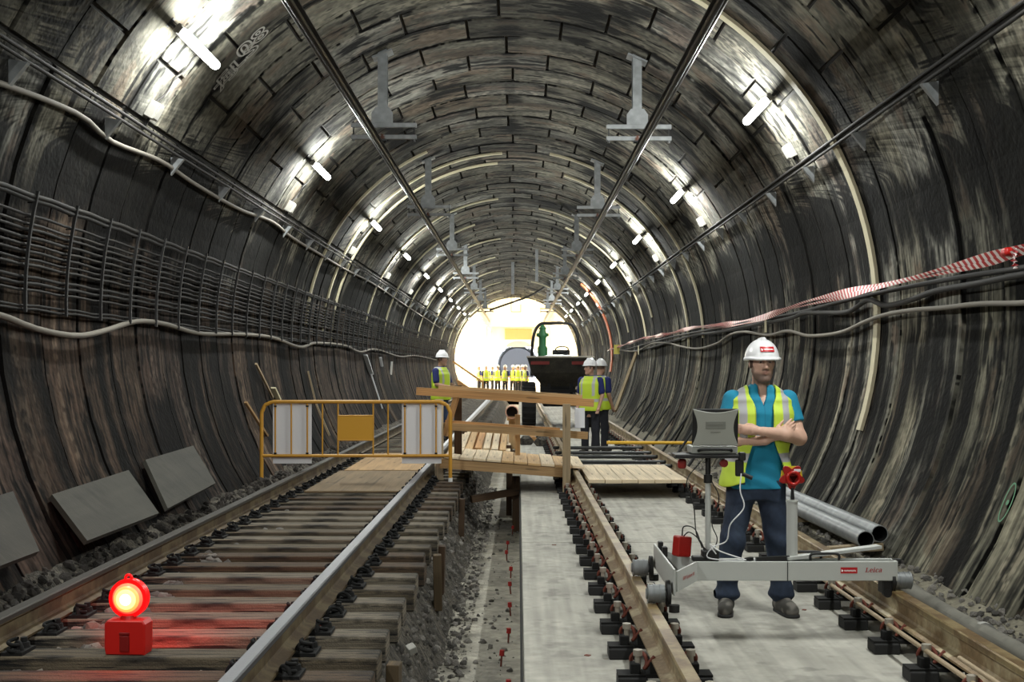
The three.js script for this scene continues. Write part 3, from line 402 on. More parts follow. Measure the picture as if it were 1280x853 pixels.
// ---------------------------------------------------------------- overhead conductor beams and their hangers
{
  const PROF = [[-0.045, 0], [-0.02, 0], [-0.012, 0.02], [-0.012, 0.085], [-0.045, 0.095], [-0.045, 0.11], [0.045, 0.11], [0.045, 0.095], [0.012, 0.085], [0.012, 0.02], [0.02, 0], [0.045, 0], [0.03, -0.015], [-0.03, -0.015]].map(p => [p[0], 0.04 + p[1] * 0.62]);
  for (const [x, l] of [[-1.70, 'long dark overhead conductor beam above the timber sleeper track'], [1.50, 'long dark overhead conductor beam above the slab track']]) {
    const t = thing('conductor_beam', l, 'overhead beam', [x, H + 2.66, 0]); const g = extr(PROF, 74); g.translate(0, 0, -71); mesh('profile', g, M.catenary, t); mesh('contact_wire', [rod(V(0, 0.028, 3), V(0, 0.028, -71), 0.007, 6)], M.steel, t); for (let k = 0; k < 7; k++) mesh('splice_plate', [box(0.05, 0.045, 0.4, 0, 0.07, -6.5 - k * 10)], M.steel, t);
  }
  const hang = (x, d, side) => {
    const topY = CY + Math.sqrt(R * R - (x - CX) ** 2), y0 = H + 2.98, t = thing('beam_hanger', 'grey steel hanger post with crossbars holding the conductor beam above ' + (side < 0 ? 'the sleeper track' : 'the slab track'), 'hanger', [x, 0, -d], 0, side < 0 ? 'hangers above the sleeper track' : 'hangers above the slab track');
    const h = topY + 0.06 - y0; mesh('post', [box(0.012, h, 0.13, 0, y0 + h / 2, 0), box(0.11, h, 0.012, 0, y0 + h / 2, 0.062), box(0.11, h, 0.012, 0, y0 + h / 2, -0.062)], M.zinc, t);
    const gp = extr([[-0.13, 0], [0.13, 0], [0.13, 0.13], [0.08, 0.2], [-0.08, 0.2], [-0.13, 0.13]], 0.012); gp.translate(0, y0, 0.07); mesh('gusset', gp, M.zinc, t);
    mesh('top_plate', [box(0.26, 0.02, 0.24, 0, topY - 0.04, 0, 0, 0, -Math.atan2(x - CX, topY - CY) * 0.9)], M.zinc, t);
    for (const y of [y0 - 0.02, y0 - 0.165]) mesh('crossbar', [rbox(0.8, 0.055, 0.05, 0.006, 0.02, y, 0.06, 0, 0, 0, 1)], M.zinc, t);
    for (const s of [-1, 1]) { mesh('tie_rod', [rod(V(0.02 + s * 0.37, y0 - 0.22, 0.06), V(0.02 + s * 0.37, y0 + 0.03, 0.06), 0.009, 6)], M.steel, t); mesh('nut', [cyl(0.018, 0.018, 0.03, 6, 0.02 + s * 0.37, y0 - 0.205, 0.06)], M.zinc, t); }
    mesh('insulator', [lathe([[0.001, 0], [0.03, 0], [0.03, 0.01], [0.05, 0.015], [0.03, 0.03], [0.05, 0.035], [0.028, 0.05], [0.028, 0.07]], 12)].map(g => g.translate(0, y0 - 0.2, 0.06)), M.brown, t); mesh('beam_clamp', [box(0.1, 0.03, 0.06, 0, y0 - 0.205, 0.06)], M.steel, t);
  };
  for (const d of [14.7, 22.1, 30, 37.6, 45, 52.5, 60]) { hang(-1.66, d, -1); hang(1.46, d + 0.1, 1); }
  // small extras hanging from the crown further in
  const pole = (px, p0, p1, d, w, l) => tag(mesh('ceiling_post', [bar(atDepth(px, p0, d), atDepth(px, p1, d), w, w)], M.zinc), l, 'post');
  pole(641, 328, 368, 47, 0.12, 'pale square post hanging from the crown between the beams'); pole(671, 312, 352, 41, 0.1, 'slim grey post hanging from the crown beside the slab-track beam');
  tag(mesh('hanging_cable', tube([atDepth(612, 388, 58), atDepth(632, 381, 58), atDepth(660, 371, 58), atDepth(682, 358, 58), atDepth(694, 346, 58), atDepth(700, 330, 58)], 0.05, 40, 7), M.blackcable), 'thick black cable swagging across the far crown', 'cable');
  const fr = thing('hanging_rectangle', 'thin dark rectangular frame hanging before the bright station opening', 'frame'); const q = [[639, 368], [651, 368], [651, 390], [639, 390]].map(([a, b]) => atDepth(a, b, 60)); for (let i = 0; i < 4; i++) mesh('frame_bar', rod(q[i], q[(i + 1) % 4], 0.02, 6), M.matte, fr);
}
// ---------------------------------------------------------------- chalk marks on the lining
{
  const chalk = (px, py, w, h, text, col, label, parent, rot) => {
    const c = document.createElement('canvas'); c.width = 256; c.height = 128; const x = c.getContext('2d'); x.clearRect(0, 0, 256, 128); x.strokeStyle = x.fillStyle = col; x.font = 'bold 84px sans-serif'; x.textAlign = 'center'; x.lineWidth = 9;
    if (text === 'o') { x.beginPath(); x.ellipse(128, 64, 88, 40, 0, 0, 7); x.stroke(); x.beginPath(); x.arc(128, 64, 13, 0, 7); x.fill(); } else { x.lineWidth = 6; x.strokeText(text, 128, 94); }
    const t = new THREE.CanvasTexture(c); t.colorSpace = THREE.SRGBColorSpace; const p = onWall(px, py, 0), a = Math.atan2(p.x - CX, p.y - CY), pos = [], uv = [], n = 6;
    for (let i = 0; i < n; i++) for (let j = 0; j < 2; j++) for (const [k, l] of [[0, 0], [1, 0], [1, 1], [0, 0], [1, 1], [0, 1]]) { const uu = (i + k) / n, vv = (j + l) / 2, da = (rot ? (0.5 - vv) * h : (uu - 0.5) * w) / R, dz = rot ? (uu - 0.5) * w : (vv - 0.5) * h; const s = polar(a + da * (rot ? -1 : 1), R - 0.022, p.z + dz); pos.push(s.x, s.y, s.z); uv.push(uu, vv); }
    const g = new THREE.BufferGeometry(); g.setAttribute('position', new THREE.Float32BufferAttribute(pos, 3)); g.setAttribute('uv', new THREE.Float32BufferAttribute(uv, 2)); g.computeVertexNormals();
    const m = mesh(parent ? 'chalk_line' : 'spray_mark', g, mat(0xffffff, 0.9, { map: t, transparent: true, side: THREE.DoubleSide }), parent); if (!parent) tag(m, label, 'marking');
  };
  const cw = thing('chalk_writing', 'three lines of chalk figures and letters on the vault beside a lamp', 'marking');
  chalk(313, 50, 1.1, 0.55, '08', '#8f8d86', '', cw); chalk(294, 78, 1.1, 0.5, 'ELS', '#8f8d86', '', cw); chalk(281, 97, 0.9, 0.45, '75', '#8f8d86', '', cw);
  chalk(1263, 630, 0.4, 0.2, 'o', '#5d8a6c', 'green sprayed oval on the dark wall above the dusty conduit');
}
// ---------------------------------------------------------------- warning beacon
{
  const y0 = TOP_L - 0.16 - 0.018, t = thing('warning_beacon', 'glowing round red warning beacon on a red battery box between the old rails', 'warning light', [-2.02, y0, -6.22], -0.06);
  mesh('battery_box', [extr([[-0.096, 0], [0.096, 0], [0.101, 0.03], [0.101, 0.15], [0.09, 0.165], [-0.09, 0.165], [-0.101, 0.15], [-0.101, 0.03]], 0.1, 0.006).translate(0, 0.006, -0.05)], mat(0xc01810, 0.45), t);
  mesh('latch', [rbox(0.052, 0.012, 0.012, 0.003, 0, 0.112, 0.06), rbox(0.05, 0.08, 0.008, 0.003, 0, 0.06, 0.059)], mat(0x7d0d09, 0.5), t);
  mesh('neck', [cyl(0.036, 0.045, 0.03, 16, 0, 0.182, 0)], M.red, t);
  const lensC = [0, 0.283, 0], rim = new THREE.TorusGeometry(0.088, 0.014, 10, 36); rim.translate(...lensC);
  const redGlow = mat(0xd01008, 0.35, { emissive: 0xff0810, emissiveIntensity: 0.85 });
  mesh('lamp_ring', [fin(rim), cyl(0.1, 0.1, 0.05, 36, 0, 0.283, -0.01, PI / 2)], redGlow, t);
  const lensRing = (r0, r1, z0, z1, c, e, name) => { const g = lathe([[Math.max(r0, 0.001), z0], [(r0 + r1) / 2, (z0 + z1) / 2 + 0.003], [r1, z1]], 36); g.rotateX(PI / 2); g.translate(0, 0.283, 0.012); mesh(name, [g], mat(0xffb080, 0.3, { emissive: c, emissiveIntensity: e }), t); };
  lensRing(0, 0.03, 0.036, 0.033, 0xfff0c8, 3, 'lamp_bulb_lens'); lensRing(0.03, 0.052, 0.033, 0.026, 0xffd070, 2.2, 'lamp_lens'); lensRing(0.052, 0.068, 0.026, 0.018, 0xff9040, 1.6, 'lamp_lens'); lensRing(0.068, 0.082, 0.018, 0, 0xff4030, 1.2, 'lamp_lens');
  mesh('loop', [fin(new THREE.TorusGeometry(0.017, 0.007, 8, 16)).translate(0, 0.388, 0)], redGlow, t);
  const mk = (p, cd, to) => { const l = new THREE.SpotLight(0xff1a14, cd, 0, 1.25, 0.8, 2); l.name = 'beacon_light'; l.position.set(...p); l.target.position.set(...to); l.castShadow = true; l.shadow.radius = 3; scene.add(l); scene.add(l.target); };
  mk([-2.02, y0 + 0.283, -6.12], 0.9, [-2.02, 0.15, -5]); mk([-2.02, y0 + 0.283, -6.34], 2.6, [-1.7, 0.12, -8]);
}
// ---------------------------------------------------------------- slabs leaning against the wall
{
  const lean = (quad, label) => {   // four picture corners: foot near, foot far, top far, top near; foot on the bank, top on the wall
    const [f0, f1, t1, t0] = [onWall(...quad[0], 0.26), onWall(...quad[1], 0.26), onWall(...quad[2], 0.05), onWall(...quad[3], 0.05)];
    const ux = f1.clone().sub(f0), uy = t0.clone().sub(f0), n = ux.clone().cross(uy).normalize().multiplyScalar(0.02), list = [], q = (a, b, c, d) => { const g = new THREE.BufferGeometry(); g.setAttribute('position', new THREE.Float32BufferAttribute([a, b, c, a, c, d].flatMap(p => p.toArray()), 3)); g.computeVertexNormals(); list.push(fin(g)); };
    const A = [f0, f1, t1, t0], B = A.map(p => p.clone().sub(n)), C = A.map(p => p.clone().add(n)); q(...B); q(C[3], C[2], C[1], C[0]); for (let i = 0; i < 4; i++) { const j = (i + 1) % 4; q(B[j], B[i], C[i], C[j]); }
    tag(mesh('leaning_slab', list, M.panel), label, 'slab');
  };
  lean([[-16, 716], [47, 692], [14, 617], [-60, 640]], 'grey slab leaning on the brown wall, the darkest of three');
  lean([[107, 679], [197, 644], [159, 590], [63, 621]], 'middle grey slab leaning on the brown wall between two others');
  lean([[208, 638], [268, 606], [240, 559], [180, 577]], 'grey slab with white-crusted top leaning on the wall before the barrier');
}
// ---------------------------------------------------------------- yellow barrier
{
  const d = 15.25, s = d / F, P = (px, py) => V((px - 445) * s, H + (VPY - py) * s, 0), t = thing('pedestrian_barrier', 'yellow tubular steel barrier with two white sheets and a yellow plate', 'barrier', [(445 - VPX) * s, 0, -d]);
  const r = 0.024, L = P(327, 0).x, Rr = P(563, 0).x, top = P(0, 502.5).y, bot = P(0, 570).y, fl = P(0, 606).y, fr = P(0, 602).y, k = 0.14;
  const arc = [V(L, fl, 0), V(L, bot, 0), V(L, top - k, 0), V(L + k * 0.3, top - k * 0.3, 0), V(L + k, top, 0), V(0, top, 0), V(Rr - k, top, 0), V(Rr - k * 0.3, top - k * 0.3, 0), V(Rr, top - k, 0), V(Rr, bot, 0), V(Rr, fr, 0)];
  const cp = new THREE.CurvePath(); for (let i = 0; i < arc.length - 1; i++) cp.add(new THREE.LineCurve3(arc[i], arc[i + 1])); mesh('frame_tube', [fin(new THREE.TubeGeometry(cp, 160, r, 10))], M.yellow, t);
  mesh('bottom_tube', [rod(V(L, bot, 0), V(Rr, bot, 0), r * 0.85, 10)], M.yellow, t);
  for (const px of [344, 364, 384, 403, 422.5, 466.5, 485, 506, 525.5, 545]) mesh('upright_bar', [rod(V(P(px, 0).x, bot, 0), V(P(px, 0).x, top, 0), 0.010, 8)], M.yellow, t);
  mesh('name_plate', [rbox(P(466.5, 0).x - P(422.5, 0).x, P(0, 520).y - P(0, 550).y, 0.012, 0.003, (P(466.5, 0).x + P(422.5, 0).x) / 2, P(0, 535).y, 0)], M.plate, t); for (const py of [520, 550.5]) mesh('plate_bar', [rod(P(422.5, py), P(466.5, py), 0.01, 8)], M.yellow, t);
  for (const [a, b] of [[340.5, 389], [502, 551.5]]) { mesh('white_sheet', [rbox(P(b, 0).x - P(a, 0).x, P(0, 505).y - P(0, 580).y, 0.008, 0.003, (P(a, 0).x + P(b, 0).x) / 2, (P(0, 505).y + P(0, 580).y) / 2, -0.03)], M.sheet, t); for (const px of a < 400 ? [344, 384] : [506, 545]) for (const py of [508, 567]) mesh('cable_tie', [box(0.03, 0.02, 0.03, P(px, 0).x, P(0, py).y, 0)], M.matte, t); }
  mesh('foot_cap', [cyl(0.028, 0.028, 0.05, 10, Rr, fr + 0.02, 0)], M.white, t);
}
// ---------------------------------------------------------------- timber footbridge over the trench
{
  const D = 15.8, s = D / F, P = (px, py, z = 0) => V((px - VPX) * s, H + (VPY - py) * s, z), t = thing('timber_footbridge', 'rough timber footbridge with handrails and plank deck across the trench', 'footbridge', [0, 0, -D]);
  const beam = (name, a, b, w, h, m, z = 0) => mesh(name, [bar(P(...a, z), P(...b, z), w, h)], m, t);
  beam('handrail', [521, 489], [742, 504], 0.06, 0.10, M.orangewood, 0.05); beam('handrail', [548, 484], [728, 496.5], 0.08, 0.05, M.wood2, -0.02);
  beam('mid_rail', [552, 533], [735, 545], 0.05, 0.095, M.wood3, -0.03); beam('mid_rail', [556, 528], [700, 538], 0.05, 0.05, M.orangewood, -0.08);
  mesh('post', [box(0.1, 1.16, 0.08, 0.622, 0.583, 0.3)], M.greywood, t);
  mesh('post', [box(0.11, 1.06, 0.07, P(549, 0).x, 0.155 + 0.53, 0)], M.wood, t);
  mesh('post', [bar(P(573, 489, 0.02), P(556, 545, -0.02), 0.1, 0.06)], M.orangewood, t); mesh('post', [box(0.1, 1.0, 0.08).translate(...P(571, 530, -0.35).toArray())], M.darkwood, t);
  mesh('post', [box(0.07, 0.55, 0.08).translate(...P(647, 546, -0.4).toArray())], M.wood2, t); mesh('post', [bar(P(705, 575, -0.05), P(711, 545, -0.05), 0.05, 0.05)], M.wood2, t);
  // deck of cross planks on two joists
  const x0 = P(556, 0).x, x1 = P(730, 0).x, n = 10, tilt = (x) => lerp(P(0, 570.5).y, P(0, 584).y, (x - x0) / (x1 - x0));
  const ed = []; for (let i = 0; i <= n; i++) ed.push(lerp(x0, x1, i / n) + (i && i < n ? rr(-0.03, 0.03) : 0));
  for (let i = 0; i < n; i++) { const a = ed[i], b = ed[i + 1], L = 1.75 + rr(-0.06, 0.06), x = (a + b) / 2; mesh('deck_plank', [rbox(b - a - 0.008, 0.032, L, 0.004, x, tilt(x) + rr(-0.004, 0.006), 0.12 - L / 2 + 0.1, 0, 0, -0.085, 1)], [M.wood, M.wood2, M.wood2, M.wood][Math.floor(rr(0, 4))], t); }
  for (const z of [0.18, -0.7, -1.4]) mesh('joist', [bar(V(x0 - 0.05, tilt(x0) - 0.08, z), V(0.655, tilt(0.655) - 0.08, z), 0.06, 0.12)], M.wood3, t);
  mesh('pasted_notice', [box(0.13, 0.26, 0.004).translate(...P(724, 522, 0.155).toArray())], noticeMat(), t);
  mesh('prop', [box(0.1, 0.75, 0.1, P(645, 0).x, -0.2, -0.3)], M.darkwood, t); mesh('brace', [bar(V(-0.62, -0.1, 0.02), V(0, -0.02, -0.25), 0.07, 0.09)], M.darkwood, t);
}
function noticeMat() { const c = document.createElement('canvas'); c.width = 64; c.height = 128; const x = c.getContext('2d'); x.fillStyle = '#d8dbe2'; x.fillRect(0, 0, 64, 128); x.fillStyle = '#2a3f8f'; x.beginPath(); x.arc(48, 42, 24, 0, 7); x.fill(); x.fillRect(38, 84, 22, 30); const t = new THREE.CanvasTexture(c); t.colorSpace = THREE.SRGBColorSpace; return mat(0xffffff, 0.6, { map: t }); }
// ---------------------------------------------------------------- boards on the tracks
{
  const ys = TOP_L - 0.16 - 0.018, brd = (x0, x1, d0, d1, y, m, label, n = 1, th = 0.022) => { const t = thing('walk_board', label, 'board', [(x0 + x1) / 2, y, -(d0 + d1) / 2], rr(-0.01, 0.01)); for (let i = 0; i < n; i++) { const w = (x1 - x0) / n; mesh('board', [rbox(w - 0.006, th, d1 - d0 + rr(-0.05, 0.05), 0.003, -(x1 - x0) / 2 + (i + 0.5) * w, th / 2, 0, 0, 0, 0, 1)], m, t); } };
  brd(XL + 0.2, XM - 0.09, 14.1, 16.9, ys + 0.008, mat(0x948b7e, 0.85, { map: T.wood }), 'worn brown plywood sheet laid between the old rails by the barrier'); brd(XL + 0.25, XM - 0.1, 17.0, 20.4, ys + 0.008, M.wood3, 'second brown board between the old rails beyond the barrier');
  brd(XA + 0.12, XB - 0.16, 14.9, 17.2, 0.196, M.wood, 'deck of pale planks between the slab-track rails beside the bridge', 6, 0.045);
  tag(mesh('timber_trestle', [box(0.08, 1.15, 0.08, -0.9, -0.1, -17.9), box(0.08, 1.15, 0.08, -0.14, -0.1, -17.9), rbox(0.95, 0.08, 0.1, 0.005, -0.52, 0.36, -17.9), box(0.08, 1.25, 0.08, -0.9, -0.05, -20.1), box(0.08, 1.25, 0.08, -0.14, -0.05, -20.1), rbox(0.95, 0.08, 0.1, 0.005, -0.52, 0.46, -20.1)], M.darkwood), 'dark timber trestle carrying the loose planks behind the footbridge', 'trestle');
  for (let i = 0; i < 14; i++) { const up = i < 8 ? 0 : 1, x = up ? -0.85 + (i - 8) * 0.125 : -0.9 + i * 0.105, a = up ? rr(-0.006, 0.006) : 0; tag(mesh('loose_plank', [rbox(rr(0.09, 0.1), 0.03, rr(2.7, 3.2), 0.004, x, 0.463 + up * 0.033, -19.05 + rr(-0.15, 0.15), 0.0455, a, 0, 1)], [M.wood, M.wood2, M.orangewood, M.wood][i % 4]), up ? 'loose sawn plank lying on top of the stack behind the footbridge' : 'sawn plank in the bottom layer of the stack behind the footbridge', 'plank', up ? 'top planks behind the footbridge' : 'bottom planks behind the footbridge'); }
  // pipe offcut resting on the planks
  const p = atDepth(640, 515, 18.6), t = thing('pipe_offcut', 'short pinkish pipe with a dark open mouth standing behind the footbridge', 'pipe', [p.x, p.y, p.z]); const g = fin(new THREE.CylinderGeometry(0.1, 0.1, 0.5, 24, 1, true)), g2 = fin(new THREE.CylinderGeometry(0.088, 0.088, 0.5, 24, 1, true)); const ri = fin(new THREE.RingGeometry(0.088, 0.1, 24)); g.rotateX(PI / 2); g2.rotateX(PI / 2); ri.translate(0, 0, 0.25); mesh('pipe_wall', [g, g2, ri], mat(0xc79a86, 0.7), t); mesh('inner_bend', [cyl(0.086, 0.086, 0.02, 24, 0, 0, -0.1, PI / 2)], M.black, t); mesh('stand', [box(0.1, 0.5, 0.1, 0, -0.33, -0.1), box(0.16, 0.06, 0.3, 0, -0.1, 0)], M.wood2, t);
  tag(mesh('timber_prop', [bar(atDepth(611, 500, 20.5), atDepth(611, 500, 20.5).lerp(atDepth(588, 524, 19.8), 2.46), 0.05, 0.05)], M.white), 'pale slanting bar behind the footbridge handrail', 'bar');
}
// ---------------------------------------------------------------- loose steel tubes, conduit and struts on the tape side
{
  const pipe = (x, z0, y, L, r, ang, label) => { const t = thing('steel_tube', label, 'tube', [x, y, z0], ang); const mk = (rad, rev) => { const g = fin(new THREE.CylinderGeometry(rad, rad, L, 28, 1, true)); g.rotateX(PI / 2); g.translate(0, 0, -L / 2); return g; }; const ring = fin(new THREE.RingGeometry(r - 0.006, r, 28)); mesh('tube_wall', [mk(r), ring], M.zinc, t); mesh('tube_bore', [mk(r - 0.006), fin(new THREE.CircleGeometry(r - 0.006, 28)).translate(0, 0, -1.2)], M.black, t); };
  const a = onLevel(1082, 675, 0.27), b = onLevel(1096, 668, 0.29);
  pipe(a.x, a.z, 0.27, 3.2, 0.068, 0.02, 'galvanised steel tube lying by the wall, the one against the rail'); pipe(b.x + 0.03, b.z - 0.02, 0.29, 3.4, 0.068, 0.02, 'galvanised steel tube lying by the wall, the one against the lining');
  tag(mesh('timber_bearer', [rbox(0.45, 0.06, 0.09, 0.005, 2.72, 0.17, -9.7, 0, 0.1, 0.06), rbox(0.45, 0.06, 0.09, 0.005, 2.72, 0.17, -11.6, 0, -0.1, 0.06)], M.greywood), 'grey timber bearers under the galvanised tubes', 'bearer');
  const pts = along(d => V(2.62 + 0.02 * sin(d * 1.7), 0.135 + 0.012 * sin(d * 2.3), -d), 3, 9.3, 0.6), t = thing('dusty_conduit', 'dust-covered grey conduit lying at the wall foot beside the rail', 'conduit'); mesh('pipe', tube(pts, 0.055, 60, 14), mat(0xa9a8a4, 0.9, { map: T.concrete }), t); for (const d of [5.3, 6.75, 8.2]) mesh('coupling', [cyl(0.062, 0.062, 0.04, 16, 2.62, 0.137, -d, PI / 2)], mat(0x93928e, 0.9), t);
  for (let k = 0; k < 8; k++) { const d = 17.2 + k * 1.55, y1 = 0.62 + 0.045 * k, foot = V(XB + 0.14, 0.16, -d), head = V(wallX(y1, 1, 0.05), y1, -d - 2.6); const s = thing('bracing_strut', 'dark steel strut slanting from the rail up to the tunnel wall', 'strut', [0, 0, 0], 0, 'struts bracing the wall-side rail'); mesh('bar', rod(foot, head, 0.022, 8), M.matte, s); mesh('foot_plate', [box(0.08, 0.07, 0.12, foot.x, foot.y, foot.z)], M.clip, s); }
  tag(mesh('timber_prop', [bar(onWall(769, 514, 0.35), onWall(796, 440, 0.06), 0.08, 0.08)], M.greywood), 'long grey pole leaning on the wall beyond the struts', 'pole');
  for (let k = 0; k < 5; k++) { const d = [17.55, 18.3, 19.4, 20.3, 21.6][k]; tag(mesh('tie_bar', [rod(V(0.62, 0.19, -d), V(2.42, 0.19, -d), 0.03, 8)], M.steel), 'grey steel tie bar across the slab track behind the footbridge', 'tie bar', 'tie bars across the slab track'); }
  tag(mesh('yellow_pole', [rod(V(1.55, 0.32, -21.0), V(3.0, 0.34, -20.6), 0.03, 8)], mat(0xd8a92c, 0.5)), 'thin yellow pole lying across the wall-side rail by the workers', 'pole');
  // red-capped stakes in the trench
  for (let k = 0; k < 10; k++) { const d = 7.0 + k * 0.95 + rr(-0.3, 0.3), x = -0.1 + rr(-0.04, 0.03), st = thing('marker_stake', 'short steel stake with a red cap on the trench floor', 'stake', [x, TR_Y, -d], 0, 'red-capped stakes in the trench'); st.rotation.z = rr(-0.1, 0.1); mesh('pin', [cyl(0.008, 0.008, 0.1, 6, 0, 0.05, 0)], M.clip, st); mesh('cap', [cyl(0.018, 0.02, 0.04, 10, 0, 0.1, 0)], mat(0xa3221c, 0.5), st); }
  tag(mesh('plastic_scrap', [rbox(0.05, 0.045, 0.06, 0.006, -0.62, 0.0, -6.95, 0.3, 0.5, 0.2)], M.box), 'small white scrap block lying at the sleeper ends', 'scrap');
  // red paint chips on the slab
  for (let k = 0; k < 14; k++) tag(mesh('paint_chip', [rbox(rr(0.02, 0.045), 0.006, rr(0.012, 0.03), 0.002, rr(0.2, 2.0), 0.002, -rr(6, 13), 0, rr(0, 3), 0, 1)], M.clip), 'small rusty red flake lying on the concrete slab', 'flake', 'red flakes on the slab');
}
// ---------------------------------------------------------------- track measuring trolley
{
  const D = 7.2, t = thing('survey_trolley', 'silver track measuring trolley spanning the two dusty rails in front of the man', 'trolley', [0, 0, -D]); const yT = TOP_R;
  const by = 0.42, bh = 0.115, bx0 = 1.06, bx1 = 2.25;
  mesh('crossbar', [rbox(bx1 - bx0, bh, 0.012, 0.004, (bx0 + bx1) / 2, by, 0.06), rbox(bx1 - bx0, bh, 0.012, 0.004, (bx0 + bx1) / 2, by, -0.06), box(bx1 - bx0, 0.012, 0.12, (bx0 + bx1) / 2, by - bh / 2 + 0.01, 0), box(0.012, bh, 0.13, bx1, by, 0), box(0.5, 0.01, 0.11, 1.32, by + bh / 2 - 0.012, 0)], M.alu, t);
  mesh('crossbar_seam', [box(0.004, bh, 0.004, 1.60, by, 0.067)], M.steel, t);
  // fork to the wheel carrier on the other rail
  const cf = V(0.885, 0.4, 0.42), cb = V(0.885, 0.42, -0.46); mesh('fork_plate', [bar(V(bx0, by, 0.06), V(0.9, by - 0.01, 0.36), 0.012, bh)], M.alu, t); mesh('fork_plate', [bar(V(bx0, by, -0.06), V(0.9, by, -0.4), 0.012, bh)], M.alu, t);
  mesh('wheel_carrier', [rbox(0.014, 0.15, 0.98, 0.005, 0.875, 0.425, -0.02), box(0.09, 0.012, 0.5, 0.92, by - 0.05, 0)], M.alu, t); mesh('clamp', [rbox(0.03, 0.06, 0.06, 0.006, 0.9, 0.5, -0.18), rbox(0.03, 0.06, 0.06, 0.006, 0.9, 0.5, -0.4)], M.black, t);
  const wheel = (x, z, side) => { const w = mesh('wheel', [cyl(0.05, 0.05, 0.09, 28, 0, 0, 0, 0, 0, PI / 2), cyl(0.053, 0.053, 0.01, 28, -side * 0.045, 0, 0, 0, 0, PI / 2), cyl(0.053, 0.053, 0.01, 28, -side * 0.015, 0, 0, 0, 0, PI / 2), cyl(0.053, 0.053, 0.01, 28, side * 0.02, 0, 0, 0, 0, PI / 2), cyl(0.03, 0.03, 0.12, 16, 0, 0, 0, 0, 0, PI / 2)], M.zinc, t); w.position.set(x, yT + 0.054, z); mesh('flange', [cyl(0.075, 0.075, 0.02, 28, 0, 0, 0, 0, 0, PI / 2)], M.black, w).position.set(side * 0.066, 0, 0); };
  wheel(0.78, 0.42, 1); wheel(0.78, -0.46, 1); wheel(2.30, 0, -1); mesh('end_block', [rbox(0.06, 0.12, 0.1, 0.008, 2.2, 0.34, 0), cyl(0.025, 0.025, 0.05, 12, 2.2, 0.285, 0.03, PI / 2)], M.black, t); mesh('stop_lug', [rbox(0.05, 0.03, 0.03, 0.006, 2.27, by + 0.05, 0.0)], M.black, t);
  mesh('guide_roller', [cyl(0.03, 0.03, 0.04, 14, 0.87, 0.285, 0.5), cyl(0.03, 0.03, 0.04, 14, 0.87, 0.285, -0.5)], M.black, t);
  // printed plates
  const dec = (w, h, draw) => { const c = document.createElement('canvas'); c.width = w; c.height = h; draw(c.getContext('2d'), w, h); const x = new THREE.CanvasTexture(c); x.colorSpace = THREE.SRGBColorSpace; return mat(0xffffff, 0.5, { map: x, transparent: true }); };
  const plane = (w, h, x, y, z, ry = 0) => put(fin(new THREE.PlaneGeometry(w, h), true), x, y, z, 0, ry, 0);
  mesh('red_label', [plane(0.1, 0.036, 1.965, by + 0.005, 0.0675)], dec(256, 92, (c, w, h) => { c.fillStyle = '#b3141b'; c.fillRect(0, 0, w, h); c.fillStyle = '#fff'; c.beginPath(); c.moveTo(14, 26); c.lineTo(44, 48); c.lineTo(26, 70); c.lineTo(12, 62); c.fill(); for (let i = 0; i < 18; i++) c.fillRect(56 + i * 10, 38 + (i * 7 % 5), 6, 22); }), t);
  mesh('red_lettering', [plane(0.13, 0.05, 2.11, by + 0.006, 0.0675)], dec(256, 98, (c, w, h) => { c.clearRect(0, 0, w, h); c.fillStyle = '#a3161c'; c.font = 'italic bold 74px serif'; c.textAlign = 'center'; c.fillText('Leica', w / 2, 72); }), t);
  { const a = V(bx0, by, 0.06), b = V(0.9, by - 0.01, 0.36), m = a.clone().lerp(b, 0.46), ry = Math.atan2(-(b.z - a.z), b.x - a.x) + PI; mesh('red_lettering', [plane(0.2, 0.055, m.x - 0.008 * 0 + 0.0, m.y, m.z, ry).translate(0.0085 * 0.88 * 1, 0, 0.0085 * 0.47)], dec(384, 106, (c, w, h) => { c.clearRect(0, 0, w, h); c.fillStyle = '#a8322c'; c.font = 'bold 52px sans-serif'; c.textAlign = 'center'; c.fillText('GRP System FX', w / 2, 72); }), t); }
  // handles and the folded push bar
  for (const x of [1.82, 1.73]) { const z = x > 1.8 ? 0.03 : -0.04; mesh('handle', [tube([V(x - 0.075, by + 0.06, z), V(x - 0.07, by + 0.095, z), V(x, by + 0.1, z), V(x + 0.09, by + 0.095, z), V(x + 0.095, by + 0.06, z)], 0.008, 24, 8)], M.black, t); }
  mesh('push_bar', [bar(V(1.6, by + 0.07, 0.02), V(2.2, by + 0.12, -0.12), 0.07, 0.018)], M.alu, t); mesh('push_bar_grip', [bar(V(1.42, by + 0.062, 0.03), V(1.62, by + 0.07, 0.02), 0.03, 0.03), bar(V(1.36, by + 0.062, 0.03), V(1.4, by + 0.066, 0.01), 0.03, 0.02)], M.black, t);
  // laptop post
  const pxx = (885 - VPX) / F * D; mesh('laptop_post', [rod(V(pxx, by + 0.03, 0), V(pxx, 0.97, 0), 0.017, 14)], M.alu, t); mesh('post_clamp', [rod(V(pxx, 0.95, 0), V(pxx, 1.09, 0), 0.016, 10), cyl(0.026, 0.026, 0.05, 12, pxx, 0.965, 0), rbox(0.1, 0.06, 0.08, 0.01, pxx + 0.01, by + 0.09, 0.01), rbox(0.16, 0.03, 0.06, 0.008, pxx - 0.02, by + 0.07, 0.02)], M.black, t);
  mesh('laptop_tray', [rbox(0.4, 0.022, 0.2, 0.006, pxx, 1.1, -0.06), rbox(0.04, 0.05, 0.05, 0.008, pxx + 0.2, 1.1, 0.02), rbox(0.05, 0.1, 0.03, 0.01, pxx + 0.185, 1.03, 0.02), rod(V(pxx + 0.19, 1.0, 0.02), V(pxx + 0.26, 0.97, 0.03), 0.013, 8)], M.black, t);
